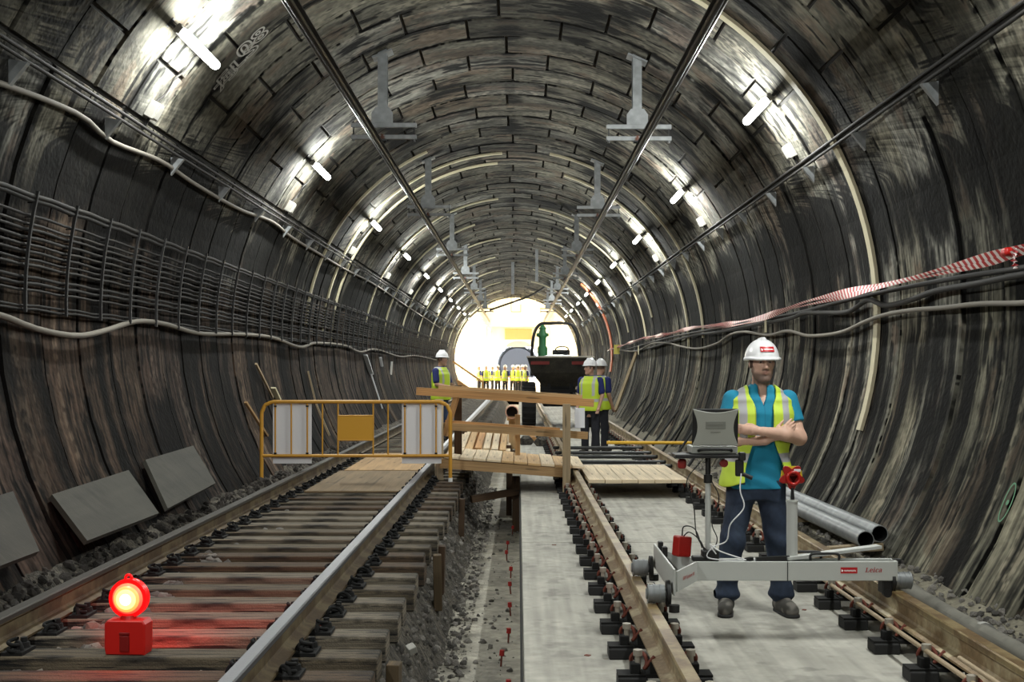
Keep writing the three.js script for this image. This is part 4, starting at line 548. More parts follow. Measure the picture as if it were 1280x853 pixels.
  mesh('red_knob', [rbox(0.05, 0.06, 0.05, 0.015, pxx - 0.15, 1.05, -0.05), cyl(0.025, 0.025, 0.04, 10, pxx + 0.1, 1.055, -0.04, PI / 2)], mat(0x8c1c16, 0.5), t);
  mesh('red_battery', [rbox(0.095, 0.125, 0.08, 0.012, 0.995, by + 0.125, -0.1, 0, 0.35, -0.08)], mat(0xa01810, 0.45), t);
  const cab = (pts, r, m) => mesh('trolley_cable', [tube(pts.map(p => V(...p)), r, pts.length * 8, 6)], m, t);
  cab([[pxx + 0.19, 1.0, 0.05], [pxx + 0.18, 0.9, 0.07], [pxx + 0.2, 0.8, 0.08], [pxx + 0.12, 0.7, 0.08], [pxx + 0.1, 0.6, 0.06], [pxx + 0.02, 0.56, 0.05], [pxx - 0.01, 0.5, 0.05], [pxx + 0.12, 0.485, 0.06], [pxx + 0.3, by + 0.06, 0.0]], 0.004, M.white);
  cab([[0.995, by + 0.18, -0.1], [1.0, by + 0.25, -0.05], [1.06, by + 0.24, 0], [1.1, by + 0.13, 0.02]], 0.004, M.black); cab([[1.0, by + 0.18, -0.1], [1.03, by + 0.22, -0.02], [1.09, by + 0.17, 0.03], [1.12, by + 0.08, 0.04]], 0.004, M.black);
  cab([[pxx - 0.05, 1.06, 0], [pxx - 0.13, 0.95, 0.02], [pxx - 0.09, 0.8, 0.03], [pxx - 0.07, 0.62, 0.04], [pxx + 0.02, 0.5, 0.04]], 0.0035, M.black); cab([[pxx + 0.02, 0.95, 0.02], [pxx + 0.06, 0.85, 0.03], [pxx + 0.02, 0.7, 0.03], [pxx + 0.05, 0.6, 0.03], [pxx, 0.49, 0.03]], 0.0035, M.black);
  cab([[pxx + 0.04, by + 0.1, 0.05], [pxx + 0.0, by + 0.16, 0.06], [pxx + 0.06, by + 0.12, 0.07], [pxx + 0.2, by + 0.07, 0.05]], 0.004, M.white);
  // prism mast
  const mx = (990.5 - VPX) / F * D; mesh('prism_mast', [cyl(0.033, 0.033, 0.36, 24, mx, by + 0.055 + 0.18, -0.01), cyl(0.037, 0.037, 0.012, 24, mx, by + 0.41, -0.01)], M.alu, t);
  // red prism target on the mast
  const pr = thing('survey_prism', 'red petal-shaped survey prism target on the silver mast', 'prism', [mx, by + 0.435, -D]); mesh('stem', [cyl(0.008, 0.012, 0.07, 10, 0, 0.02, 0)], M.steel, pr);
  const sh = []; for (let i = 0; i < 60; i++) { const a = i / 60 * 2 * PI, r = 0.062 + 0.015 * cos(5 * (a - PI / 2) + PI); sh.push([r * cos(a), r * sin(a)]); }
  mesh('target_plate', [extr(sh, 0.012, 0.002).translate(0, 0.118, -0.02)], mat(0x98140e, 0.4), pr);
  const yt = []; for (const a of [0.15, PI - 0.15, 1.55]) yt.push(extr([[0, 0], [0.035, 0.03], [0.035, -0.03]], 0.006).rotateZ(a).translate(0.03 * cos(a), 0.118 + 0.03 * sin(a), -0.028)); mesh('yellow_vane', yt, mat(0xd8c22a, 0.5), pr);
  mesh('prism_housing', [fin(new THREE.TorusGeometry(0.036, 0.01, 10, 28)).translate(0.006, 0.112, 0.006), put(fin(new THREE.CylinderGeometry(0.038, 0.026, 0.05, 24, 1, true)), 0.006, 0.112, -0.012, PI / 2)], mat(0xa8160e, 0.35), pr); mesh('prism_glass', [fin(new THREE.CylinderGeometry(0.028, 0.001, 0.02, 3)).rotateX(PI / 2).translate(0.006, 0.112, -0.005)], mat(0x5a1208, 0.08, { metalness: 0.8 }), pr); mesh('name_tag', [rbox(0.04, 0.016, 0.004, 0.002, 0.03, 0.158, -0.002)], M.white, pr);
  // rugged notebook
  const lp = thing('rugged_laptop', 'grey rugged laptop seen from behind its open lid, on the trolley tray', 'laptop', [pxx + 0.04, 1.112, -D - 0.05]); const LW = 0.275, LH = 0.225;
  mesh('base', [rbox(LW, 0.045, 0.22, 0.008, 0, 0.024, -0.05)], mat(0x9a9b95, 0.5), lp); mesh('keyboard', [box(0.24, 0.003, 0.1, 0, 0.048, -0.08)], M.black, lp);
  const lid = new THREE.Group(); lid.name = 'lid'; lid.position.set(0, 0.05, 0.055); lid.rotation.x = 0.12; lp.add(lid); mesh('rim', [rbox(LW, LH, 0.018, 0.008, 0, LH / 2, 0)], M.black, lid);
  const cv = []; const bow = (a, b, o) => { for (let i = 0; i < 10; i++) { const q = i / 10; cv.push([lerp(a[0], b[0], q) + o[0] * sin(PI * q), lerp(a[1], b[1], q) + o[1] * sin(PI * q)]); } }; const w2 = LW / 2 - 0.002, e = 0.03; bow([-w2, 0.004], [w2, 0.004], [0, 0.004]); bow([w2, 0.004], [w2, LH - 0.002], [-e, 0]); bow([w2, LH - 0.002], [-w2, LH - 0.002], [0, -0.022]); bow([-w2, LH - 0.002], [-w2, 0.004], [e, 0]);
  mesh('lid_cover', [extr(cv, 0.006, 0.002).translate(0, 0, 0.008)], mat(0x9b9c94, 0.45), lid);
  mesh('embossing', [rbox(0.12, 0.045, 0.003, 0.001, 0, 0.128, 0.0165), box(0.09, 0.008, 0.002, 0, 0.134, 0.0185), box(0.06, 0.007, 0.002, 0, 0.085, 0.0165)], mat(0x7d7e77, 0.5), lid); mesh('screen', [box(0.235, 0.18, 0.002, 0, 0.118, -0.0102)], mat(0x0c1418, 0.2), lid);
  mesh('carry_handle', [tube([V(-0.1, 0.02, 0.062), V(-0.08, 0.03, 0.085), V(0, 0.032, 0.09), V(0.08, 0.03, 0.085), V(0.1, 0.02, 0.062)], 0.009, 24, 8)], M.black, lp);
}
// ---------------------------------------------------------------- people: distance fields meshed with surface nets
const smin = (a, b, k) => { const h = Math.max(k - Math.abs(a - b), 0) / k; return Math.min(a, b) - h * h * k * 0.25; };
const smax = (a, b, k) => -smin(-a, -b, k);
function sCap(x, y, z, a, b, ra, rb) { const bx = b[0] - a[0], by = b[1] - a[1], bz = b[2] - a[2], px = x - a[0], py = y - a[1], pz = z - a[2], t = clamp((px * bx + py * by + pz * bz) / (bx * bx + by * by + bz * bz), 0, 1), dx = px - bx * t, dy = py - by * t, dz = pz - bz * t; return Math.sqrt(dx * dx + dy * dy + dz * dz) - (ra + (rb - ra) * t); }
function sEll(x, y, z, c, r) { const ax = (x - c[0]) / r[0], ay = (y - c[1]) / r[1], az = (z - c[2]) / r[2], k0 = Math.sqrt(ax * ax + ay * ay + az * az), k1 = Math.sqrt((ax / r[0]) ** 2 + (ay / r[1]) ** 2 + (az / r[2]) ** 2); return k1 < 1e-9 ? -Math.min(...r) : k0 * (k0 - 1) / k1; }
function nets(f, lo, hi, cell, col) {
  const n = [0, 1, 2].map(i => Math.ceil((hi[i] - lo[i]) / cell) + 1), [nx, ny, nz] = n, val = new Float32Array(nx * ny * nz), id = new Int32Array(nx * ny * nz).fill(-1), pos = [], idx = [];
  const at = (i, j, k) => i + nx * (j + ny * k);
  const B = 5, reach = B * cell * 1.9;                       // blocks that lie well inside or outside are filled with one value
  for (let k0 = 0; k0 < nz; k0 += B) for (let j0 = 0; j0 < ny; j0 += B) for (let i0 = 0; i0 < nx; i0 += B) {
    const c = f(lo[0] + (i0 + B / 2) * cell, lo[1] + (j0 + B / 2) * cell, lo[2] + (k0 + B / 2) * cell), far = Math.abs(c) > reach;
    for (let k = k0; k < Math.min(k0 + B, nz); k++) for (let j = j0; j < Math.min(j0 + B, ny); j++) for (let i = i0; i < Math.min(i0 + B, nx); i++) val[at(i, j, k)] = far ? c : f(lo[0] + i * cell, lo[1] + j * cell, lo[2] + k * cell);
  }
  const C = [[0, 0, 0], [1, 0, 0], [0, 1, 0], [1, 1, 0], [0, 0, 1], [1, 0, 1], [0, 1, 1], [1, 1, 1]], ED = [[0, 1], [2, 3], [4, 5], [6, 7], [0, 2], [1, 3], [4, 6], [5, 7], [0, 4], [1, 5], [2, 6], [3, 7]];
  for (let k = 0; k < nz - 1; k++) for (let j = 0; j < ny - 1; j++) for (let i = 0; i < nx - 1; i++) {
    const v = C.map(c => val[at(i + c[0], j + c[1], k + c[2])]); let m = 0; for (let q = 0; q < 8; q++) if (v[q] < 0) m++; if (m === 0 || m === 8) continue;
    let x = 0, y = 0, z = 0, cnt = 0; for (const [a, b] of ED) if ((v[a] < 0) !== (v[b] < 0)) { const t = v[a] / (v[a] - v[b]); x += lerp(C[a][0], C[b][0], t); y += lerp(C[a][1], C[b][1], t); z += lerp(C[a][2], C[b][2], t); cnt++; }
    id[at(i, j, k)] = pos.length / 3; pos.push(lo[0] + (i + x / cnt) * cell, lo[1] + (j + y / cnt) * cell, lo[2] + (k + z / cnt) * cell);
  }
  const quad = (a, b, c, d, flip) => { if (a < 0 || b < 0 || c < 0 || d < 0) return; flip ? idx.push(a, c, b, a, d, c) : idx.push(a, b, c, a, c, d); };
  for (let k = 1; k < nz - 1; k++) for (let j = 1; j < ny - 1; j++) for (let i = 1; i < nx - 1; i++) {
    const v = val[at(i, j, k)] < 0;
    if (v !== val[at(i + 1, j, k)] < 0) quad(id[at(i, j - 1, k - 1)], id[at(i, j, k - 1)], id[at(i, j, k)], id[at(i, j - 1, k)], !v);
    if (v !== val[at(i, j + 1, k)] < 0) quad(id[at(i - 1, j, k - 1)], id[at(i - 1, j, k)], id[at(i, j, k)], id[at(i, j, k - 1)], !v);
    if (v !== val[at(i, j, k + 1)] < 0) quad(id[at(i - 1, j - 1, k)], id[at(i, j - 1, k)], id[at(i, j, k)], id[at(i - 1, j, k)], !v);
  }
  const g = new THREE.BufferGeometry(); g.setAttribute('position', new THREE.Float32BufferAttribute(pos, 3)); g.setIndex(idx); g.computeVertexNormals();
  const uv = []; for (let i = 0; i < pos.length; i += 3) uv.push(pos[i] * 2 + pos[i + 2] * 2, pos[i + 1] * 2); g.setAttribute('uv', new THREE.Float32BufferAttribute(uv, 2));
  const c = []; for (let i = 0; i < pos.length; i += 3) c.push(...(col ? col(pos[i], pos[i + 1], pos[i + 2]) : [1, 1, 1])); g.setAttribute('color', new THREE.Float32BufferAttribute(c, 3));
  return g;
}
const n3 = (x, y, z) => (vn(x + z * 0.7 + 50, y + 50) + vn(y + x * 0.6 + 80, z + 20)) / 2;
const vmat = (rough, o = {}) => new THREE.MeshStandardMaterial({ color: 0xffffff, vertexColors: true, roughness: rough, ...o });
const skinM = vmat(0.55), clothM = vmat(0.85, { bumpMap: again(T.cloth, 4, 4), bumpScale: 0.0006 }), vestM = vmat(0.6), leatherM = vmat(0.8), shellM = new THREE.MeshPhysicalMaterial({ color: 0xe9eaec, roughness: 0.3, clearcoat: 0.4 });
// torso cross-sections: [y, half width, half depth, middle x, middle z]
function profile(tab) { return (x, y, z, grow = 0) => { let i = 0; while (i < tab.length - 2 && y > tab[i + 1][0]) i++; const a = tab[i], b = tab[i + 1], t = sstep(0, 1, clamp((y - a[0]) / (b[0] - a[0]), 0, 1)), A = lerp(a[1], b[1], t) + grow, B = lerp(a[2], b[2], t) + grow, cx = lerp(a[3], b[3], t), cz = lerp(a[4], b[4], t), dx = Math.abs(x - cx) / A, dz = Math.abs(z - cz) / B, q = Math.pow(dx ** 2.4 + dz ** 2.4, 1 / 2.4); return (q - 1) * Math.min(A, B); }; }
function headField(c, yaw, tilt = 0) {   // returns field and the transform to head space
  const cs = cos(yaw), sn = sin(yaw), ct = cos(tilt), st = sin(tilt);
  const loc = (x, y, z) => { x -= c[0]; y -= c[1]; z -= c[2]; const X = x * cs - z * sn, Z = x * sn + z * cs; const Y = y * ct - Z * st, W = y * st + Z * ct; return [X, Y, W]; };
  const f = (x, y, z) => {
    const [X, Y, Z] = loc(x, y, z), ax = Math.abs(X);
    let d = smin(sEll(X, Y, Z, [0, 0.03, -0.012], [0.076, 0.102, 0.096]), sEll(X, Y, Z, [0, -0.035, 0.028], [0.060, 0.092, 0.066]), 0.03);
    d = smin(d, sCap(ax, Y, Z, [0.052, -0.05, 0.0], [0.016, -0.108, 0.062], 0.020, 0.020), 0.025); d = smin(d, sEll(X, Y, Z, [0, -0.108, 0.068], [0.026, 0.02, 0.022]), 0.02);
    d = smin(d, sCap(ax, Y, Z, [0.02, -0.022, 0.073], [0.05, -0.01, 0.045], 0.016, 0.018), 0.02);        // cheeks
    d = smin(d, sCap(ax, Y, Z, [0.006, 0.026, 0.086], [0.045, 0.024, 0.068], 0.010, 0.009), 0.012);      // brow
    d = smax(d, -sEll(ax, Y, Z, [0.031, 0.006, 0.1], [0.018, 0.012, 0.018]), 0.012);                      // sockets
    d = smin(d, sEll(ax, Y, Z, [0.031, 0.005, 0.072], [0.0135, 0.011, 0.0135]), 0.003);
    d = smin(d, sCap(X, Y, Z, [0, 0.016, 0.09], [0, -0.03, 0.112], 0.008, 0.012), 0.010); d = smin(d, sEll(ax, Y, Z, [0.012, -0.033, 0.1], [0.009, 0.008, 0.011]), 0.006);
    d = smin(d, sCap(ax, Y, Z, [0, -0.058, 0.093], [0.022, -0.061, 0.082], 0.0065, 0.003), 0.006); d = smin(d, sCap(ax, Y, Z, [0, -0.070, 0.092], [0.018, -0.067, 0.083], 0.0075, 0.003), 0.006);
    d = smin(d, sEll(ax, Y, Z, [0.079, -0.004, -0.008], [0.009, 0.032, 0.019]), 0.006);
    return d;
  };
  return { f, loc };
}
function headColour(loc, skin, stubble) {
  return (x, y, z) => {
    const [X, Y, Z] = loc(x, y, z), ax = Math.abs(X), hair = [0.035, 0.024, 0.018]; let c = skin.slice(), m = 0; const mix = (k, q) => { c = c.map((v, i) => lerp(v, k[i], q)); };
    const lips = Math.exp(-(((Y + 0.064) / 0.010) ** 2) - ((ax / 0.022) ** 2)) * sstep(0.07, 0.085, Z); mix([0.36, 0.15, 0.13], lips * 0.8);
    if (stubble) { const b = Math.max(sstep(-0.055, -0.085, Y - 0.35 * Math.max(0, ax - 0.03) + 0.0) * sstep(-0.03, 0.02, Z), sstep(0.035, 0.05, ax) * sstep(-0.005, -0.04, Y) * sstep(0.055, 0.02, Z) * sstep(-0.04, 0.0, Z)) * sstep(-0.16, -0.13, Y); const mo = Math.exp(-(((Y + 0.047) / 0.006) ** 2)) * sstep(0.028, 0.02, ax) * sstep(0.08, 0.088, Z); mix([0.06, 0.04, 0.032], clamp(Math.max(b * (1 - lips), mo) * 0.8, 0, 1)); }
    mix(hair, Math.exp(-(((Y - 0.028) / 0.0055) ** 2)) * sstep(0.05, 0.045, ax) * sstep(0.006, 0.012, ax) * sstep(0.06, 0.07, Z) * 0.85);
    const ey = ((ax - 0.031) / 0.0125) ** 2 + ((Y - 0.005) / 0.0055) ** 2; if (ey < 1 && Z > 0.06) mix(((ax - 0.031) ** 2 + (Y - 0.005) ** 2) < 0.0055 ** 2 ? [0.03, 0.02, 0.015] : [0.5, 0.46, 0.44], 0.9);
    if (Z < 0.035 && Y > -0.03 && (ax > 0.055 || Z < -0.02) && ax < 0.0845) mix(hair, 0.8);
    return c;
  };
}
function helmetGeo(c, yaw, tilt, cell) {
  const h = headField(c, yaw, tilt); const f = (x, y, z) => { const [X, Y, Z] = h.loc(x, y, z); let d = sEll(X, Y, Z, [0, 0.045, -0.008], [0.112, 0.135, 0.134]); d = smin(d, sCap(X, Y, Z, [0, 0.176, -0.07], [0, 0.176, 0.05], 0.012, 0.012), 0.02); const brim = Math.max(sEll(X, Y, Z, [0, 0.045, 0.004], [0.121, 0.5, 0.139]), Math.abs(Y - 0.047 + 0.10 * Math.max(0, Z - 0.06) + 0.02 * Math.abs(X)) - 0.007); d = smin(d, brim, 0.012); d = Math.max(d, 0.036 - Y - 0.10 * Math.max(0, Z - 0.06) - 0.02 * Math.abs(X)); d = Math.max(d, -sEll(X, Y, Z, [0, 0.03, -0.008], [0.104, 0.128, 0.126])); return d; };
  return { g: nets(f, [c[0] - 0.18, c[1] - 0.03, c[2] - 0.2], [c[0] + 0.18, c[1] + 0.24, c[2] + 0.2], cell), h };
}
function hand(f, wrist, palm, fingers, thumb) { // adds palm and five jointed fingers to a field
  return (x, y, z) => { let d = f(x, y, z); let q = sCap(x, y, z, wrist, palm[0], 0.026, 0.030); q = smin(q, sCap(x, y, z, palm[0], palm[1], 0.026, 0.022), 0.02); q = smin(q, sCap(x, y, z, palm[0], palm[2], 0.026, 0.022), 0.02); for (const [a, b, c, e] of fingers) { let k = Math.min(sCap(x, y, z, a, b, 0.0105, 0.0095), sCap(x, y, z, b, c, 0.0095, 0.0085)); if (e) k = Math.min(k, sCap(x, y, z, c, e, 0.0085, 0.0075)); q = smin(q, k, 0.005); } for (let i = 0; i < thumb.length - 1; i++) q = smin(q, sCap(x, y, z, thumb[i], thumb[i + 1], 0.0135 - i * 0.002, 0.0115 - i * 0.002), 0.008); return smin(d, q, 0.012); };
}
// the standing surveyor, arms crossed
{
  const t = thing('person', 'man in white helmet, turquoise polo, yellow vest and jeans, arms crossed', 'person', [1.584, 0, -8.0], 0);
  const skin = [0.64, 0.40, 0.30], tor = profile([[0.72, 0.16, 0.11, 0, 0], [0.84, 0.182, 0.128, 0.0, 0], [0.95, 0.176, 0.125, 0.005, 0.0], [1.06, 0.168, 0.122, 0.01, 0.005], [1.2, 0.182, 0.128, 0.02, 0.005], [1.32, 0.196, 0.13, 0.028, 0.0], [1.41, 0.185, 0.108, 0.03, -0.012], [1.47, 0.12, 0.08, 0.03, -0.015], [1.53, 0.055, 0.058, 0.03, -0.005]]);
  const HC = [0.035, 1.66, 0.03], hd = headField(HC, 0.05, 0.02);
  const sR = [-0.152, 1.415, -0.01], sL = [0.212, 1.415, -0.01], eR = [-0.235, 1.14, 0.05], eL = [0.275, 1.165, 0.055], wR = [0.03, 1.155, 0.165], wL = [0.01, 1.215, 0.215];
  const arms = (x, y, z) => { let d = sCap(x, y, z, sR, eR, 0.056, 0.043); d = smin(d, sCap(x, y, z, eR, wR, 0.046, 0.031), 0.03); let e = sCap(x, y, z, sL, eL, 0.056, 0.045); e = smin(e, sCap(x, y, z, eL, [0.16, 1.195, 0.165], 0.047, 0.044), 0.03); e = smin(e, sCap(x, y, z, [0.16, 1.195, 0.165], wL, 0.044, 0.031), 0.02); return Math.min(d, e); };
  let f = hand(arms, wR, [[0.1, 1.19, 0.175], [0.15, 1.235, 0.175], [0.165, 1.205, 0.165]], [[[0.15, 1.245, 0.175], [0.172, 1.268, 0.168], [0.19, 1.283, 0.155], [0.205, 1.293, 0.14]], [[0.158, 1.23, 0.174], [0.187, 1.257, 0.166], [0.208, 1.27, 0.15], [0.222, 1.277, 0.132]], [[0.165, 1.214, 0.172], [0.196, 1.241, 0.165], [0.219, 1.253, 0.148], [0.232, 1.259, 0.13]], [[0.17, 1.2, 0.168], [0.199, 1.222, 0.162], [0.218, 1.234, 0.148], [0.23, 1.24, 0.134]]], [[0.09, 1.21, 0.165], [0.112, 1.245, 0.155], [0.135, 1.268, 0.15], [0.15, 1.285, 0.145]]);
  f = hand(f, wL, [[-0.06, 1.225, 0.205], [-0.11, 1.24, 0.185], [-0.11, 1.215, 0.185]], [[[-0.11, 1.25, 0.185], [-0.15, 1.255, 0.165], [-0.185, 1.258, 0.125]], [[-0.11, 1.238, 0.186], [-0.152, 1.24, 0.166], [-0.19, 1.242, 0.124]], [[-0.11, 1.224, 0.186], [-0.15, 1.224, 0.164], [-0.186, 1.226, 0.122]], [[-0.108, 1.21, 0.184], [-0.143, 1.208, 0.16], [-0.172, 1.208, 0.124]]], [[-0.035, 1.238, 0.2], [-0.065, 1.255, 0.195], [-0.095, 1.262, 0.185]]);
  const neck = (x, y, z) => sCap(x, y, z, [0.03, 1.40, -0.02], [0.035, 1.60, 0.005], 0.066, 0.056);
  const skinCol = (x, y, z) => { const n = 0.9 + 0.2 * n3(x * 40, y * 40, z * 40); return skin.map(v => v * n); };
  const armG = nets(f, [-0.34, 1.05, -0.1], [0.36, 1.5, 0.28], 0.0055, skinCol);
  const headG = nets((x, y, z) => smin(hd.f(x, y, z), neck(x, y, z), 0.025), [-0.1, 1.36, -0.12], [0.17, 1.81, 0.19], 0.004, headColour(hd.loc, skin, true));
  const bodyG = nets((x, y, z) => Math.max(tor(x, y, z, -0.02), y - 1.46, 0.92 - y), [-0.2, 0.86, -0.14], [0.26, 1.5, 0.14], 0.02, skinCol);
  mesh('body', [armG, headG, bodyG].map(g => fin(g, true)), skinM, t);
  // polo shirt with short sleeves and collar
  const polo = (x, y, z) => {
    const w = 0.006 * (n3(x * 9, y * 14, z * 9) - 0.5) + 0.004 * sin(y * 60 + x * 30 + 9 * n3(x * 5, y * 5, z * 5)) * sstep(1.15, 0.95, y);
    let d = tor(x, y, z, 0.006 + w); for (const [s, e] of [[sR, eR], [sL, eL]]) { const m = [0, 1, 2].map(i => lerp(s[i], e[i], 0.6)); let q = sCap(x, y, z, s, m, 0.068, 0.068) + w; q = smax(q, (x - m[0]) * (e[0] - s[0]) + (y - m[1]) * (e[1] - s[1]) + (z - m[2]) * (e[2] - s[2]), 0.004); d = smin(d, q, 0.03); }
    d = Math.max(d, 0.83 - y); const nk = Math.hypot(x - 0.03, (z - 0.0)), cy = 1.475 + 0.02 * (z < 0 ? 1 : -1); d = smax(d, -(neck(x, y, z) - 0.004), 0.006);
    let c = Math.abs(Math.max(Math.abs(neck(x, y, z) - 0.013), Math.abs(y - (1.487 - 0.25 * Math.max(0, z))) - 0.026)) - 0.0; c = Math.max(Math.abs(neck(x, y, z) - 0.013) - 0.006, Math.abs(y - (1.492 - 0.35 * Math.max(0, z))) - 0.024); d = Math.min(d, c);
    const v = 0.030 * sstep(1.36, 1.47, y); if (z > 0.02) d = smax(d, (v > 0.001 ? v - Math.abs(x - 0.032) : -1) < 0 ? -1 : Math.min(v - Math.abs(x - 0.032), 0.02), 0.004);
    return d;
  };
  const poloCol = (x, y, z) => { const n = 0.85 + 0.3 * n3(x * 25, y * 25, z * 25); const pl = Math.abs(x - 0.032) < 0.004 && z > 0.05 && y < 1.38 && y > 1.2 ? 0.75 : 1; return [0.008 * n * pl, 0.22 * n * pl, 0.36 * n * pl]; };
  mesh('polo_shirt', [fin(nets(polo, [-0.36, 0.8, -0.2], [0.40, 1.56, 0.2], 0.0065, poloCol), true)], clothM, t);
  // high visibility vest, open at the front
  const vest = (x, y, z) => {
    const fl = 0.03 * sstep(1.1, 0.86, y), w = 0.008 * (n3(x * 8, y * 8, z * 8) - 0.5); let o = tor(x, y, z, 0.031 + fl + w); const q = Math.abs(o + 0.007) - 0.008; let d = q;
    d = Math.max(d, 0.862 - y - 0.02 * sin(x * 20), y - 1.52); const gl = lerp(-0.105, -0.028, sstep(0.9, 1.25, y)) - 0.035 * sstep(1.36, 1.47, y), gr = lerp(0.165, 0.085, sstep(0.92, 1.2, y)) + 0.03 * sstep(1.36, 1.47, y); if (z > -0.02) d = Math.max(d, Math.min(x - gl, gr - x)); if (z <= -0.02) d = Math.max(d, y - 1.50); d = Math.max(d, -(neck(x, y, z) - 0.02));
    for (const [s, e, k] of [[sR, eR, -1], [sL, eL, 1]]) { d = Math.max(d, -(sCap(x, y, z, [s[0] + k * 0.045, s[1] + 0.0, s[2]], [s[0] + k * 0.05, 1.2, s[2] + 0.02], 0.078, 0.09))); }
    for (const [s, e] of [[eR, wR], [eL, wL]]) d = Math.max(d, -(sCap(x, y, z, s, e, 0.05, 0.03)));
    return d;
  };
  const vestCol = (x, y, z) => { const n = 0.9 + 0.2 * n3(x * 30, y * 30, z * 30), u = x - 0.03; if ((u > -0.165 && u < -0.115 || u > 0.12 && u < 0.165) && y > 1.16) return [0.42, 0.42, 0.44]; if (Math.abs(y - 1.04) < 0.028) return [0.42, 0.42, 0.44]; if (Math.abs(u + 0.06) < 0.004 && y > 1.15) return [0.3, 0.4, 0.02]; return [0.56 * n, 0.74 * n, 0.06 * n]; };
  mesh('safety_vest', [fin(nets(vest, [-0.27, 0.83, -0.21], [0.33, 1.54, 0.22], 0.006, vestCol), true)], vestM, t);
  // jeans
  const L = { h: [-0.088, 0.85, 0], k: [-0.165, 0.47, 0.03], a: [-0.198, 0.12, -0.01] }, Q = { h: [0.088, 0.85, 0], k: [0.138, 0.47, 0.03], a: [0.172, 0.12, 0.0] };
  const jean = (x, y, z) => { let d = 9; for (const g of [L, Q]) { let q = sCap(x, y, z, g.h, g.k, 0.098, 0.077); q = smin(q, sCap(x, y, z, g.k, g.a, 0.077, 0.072), 0.04); q -= 0.016 * Math.exp(-(((y - 0.115) / 0.03) ** 2)); q += 0.006 * sin(y * 55 + 7 * n3(x * 6, y * 6, z * 6)) * sstep(0.34, 0.14, y) + 0.005 * sin(y * 38 + x * 25 + 4 * n3(x * 5, y * 4, z * 5)) * Math.exp(-(((y - 0.5) / 0.12) ** 2)); d = smin(d, q, 0.03); } d = smin(d, Math.max(tor(x, y, z, 0.0), y - 0.98, 0.76 - y), 0.04); d = Math.max(d, y - 0.93, 0.075 - y + 0.02 * sin(x * 40)); return d; };
  const jeanCol = (x, y, z) => { const n = n3(x * 14, y * 7, z * 14), fine = n3(x * 90, y * 60, z * 90), fade = 0.25 * sstep(0.45, 0.75, n), v = 0.8 + 0.5 * (fine - 0.5); return [(0.020 + 0.06 * fade) * v, (0.034 + 0.08 * fade) * v, (0.066 + 0.10 * fade) * v]; };
  mesh('jeans', [fin(nets(jean, [-0.28, 0.05, -0.16], [0.29, 0.97, 0.17], 0.008, jeanCol), true)], clothM, t);
  for (const [g, yaw] of [[L, -0.2], [Q, 0.18]]) {
    const c = cos(yaw), s = sin(yaw), fx = (d, o = 0) => [g.a[0] + s * d + c * o, 0, g.a[2] + c * d - s * o]; const P = (d, y, o = 0) => { const q = fx(d, o); return [q[0], y, q[2]]; };
    const boot = (x, y, z) => { let d = sCap(x, y, z, P(-0.015, 0.06), P(-0.01, 0.17), 0.05, 0.05); d = smin(d, sCap(x, y, z, P(-0.03, 0.045), P(0.17, 0.042), 0.042, 0.046), 0.04); d = smin(d, sCap(x, y, z, P(0.03, 0.085), P(0.13, 0.055), 0.04, 0.04), 0.03); return Math.max(d, 0.012 - y); };
    const sole = (x, y, z) => Math.max(Math.min(sCap(x, 0, z, P(-0.035, 0), P(0.17, 0), 0.045, 0.05), sCap(x, 0, z, P(0.06, 0), P(0.16, 0), 0.05, 0.052)), Math.abs(y - 0.011) - 0.011);
    const b = mesh('boot', [fin(nets(boot, [g.a[0] - 0.2, -0.02, -0.15], [g.a[0] + 0.2, 0.25, 0.28], 0.006, (x, y, z) => { const n = n3(x * 30, y * 30, z * 30), q = lerp(0.05, 0.16, sstep(0.4, 0.7, n)); return [q, q * 0.93, q * 0.82]; }), true)], leatherM, t); mesh('sole', [fin(nets(sole, [g.a[0] - 0.2, -0.02, -0.15], [g.a[0] + 0.2, 0.04, 0.28], 0.006, () => [0.02, 0.02, 0.02]), true)], leatherM, b);
  }
  const { g: hg, h } = helmetGeo([HC[0], HC[1] - 0.016, HC[2]], 0.07, 0.02, 0.0042); const hm = mesh('helmet', [fin(hg, true)], shellM, t);
  { // red label on the helmet front
    const c = document.createElement('canvas'); c.width = 256; c.height = 92; const x = c.getContext('2d'); x.fillStyle = '#c21a24'; x.fillRect(0, 0, 256, 92); x.fillStyle = '#fff'; x.beginPath(); x.moveTo(14, 26); x.lineTo(44, 50); x.lineTo(30, 76); x.lineTo(12, 66); x.fill(); for (let i = 0; i < 18; i++) x.fillRect(58 + i * 10, 36 + (i * 7 % 5), 7, 20); const tx = new THREE.CanvasTexture(c); tx.colorSpace = THREE.SRGBColorSpace;
    const g = new THREE.PlaneGeometry(0.094, 0.034, 10, 4), p = g.attributes.position, cs = cos(0.07), sn = sin(0.07); for (let i = 0; i < p.count; i++) { const X = p.getX(i) + 0.006, Y = 0.108 + p.getY(i), q = 1 - (X / 0.1135) ** 2 - ((Y - 0.045) / 0.1365) ** 2, Z = -0.008 + 0.1385 * Math.sqrt(Math.max(q, 0)); p.setXYZ(i, HC[0] + X * cs + Z * sn, HC[1] - 0.016 + Y, HC[2] - X * sn + Z * cs); } g.computeVertexNormals(); mesh('red_label', [fin(g, true)], mat(0xffffff, 0.4, { map: tx, side: THREE.DoubleSide }), hm);
    mesh('chin_strap', [tube([V(HC[0] - 0.085, HC[1] + 0.05, HC[2] + 0.03), V(HC[0] - 0.083, HC[1] + 0.02, HC[2] + 0.02), V(HC[0] - 0.08, HC[1] + 0.045, HC[2] - 0.05)], 0.005, 16, 6)], mat(0x1c1f33, 0.7), hm);
  }
}
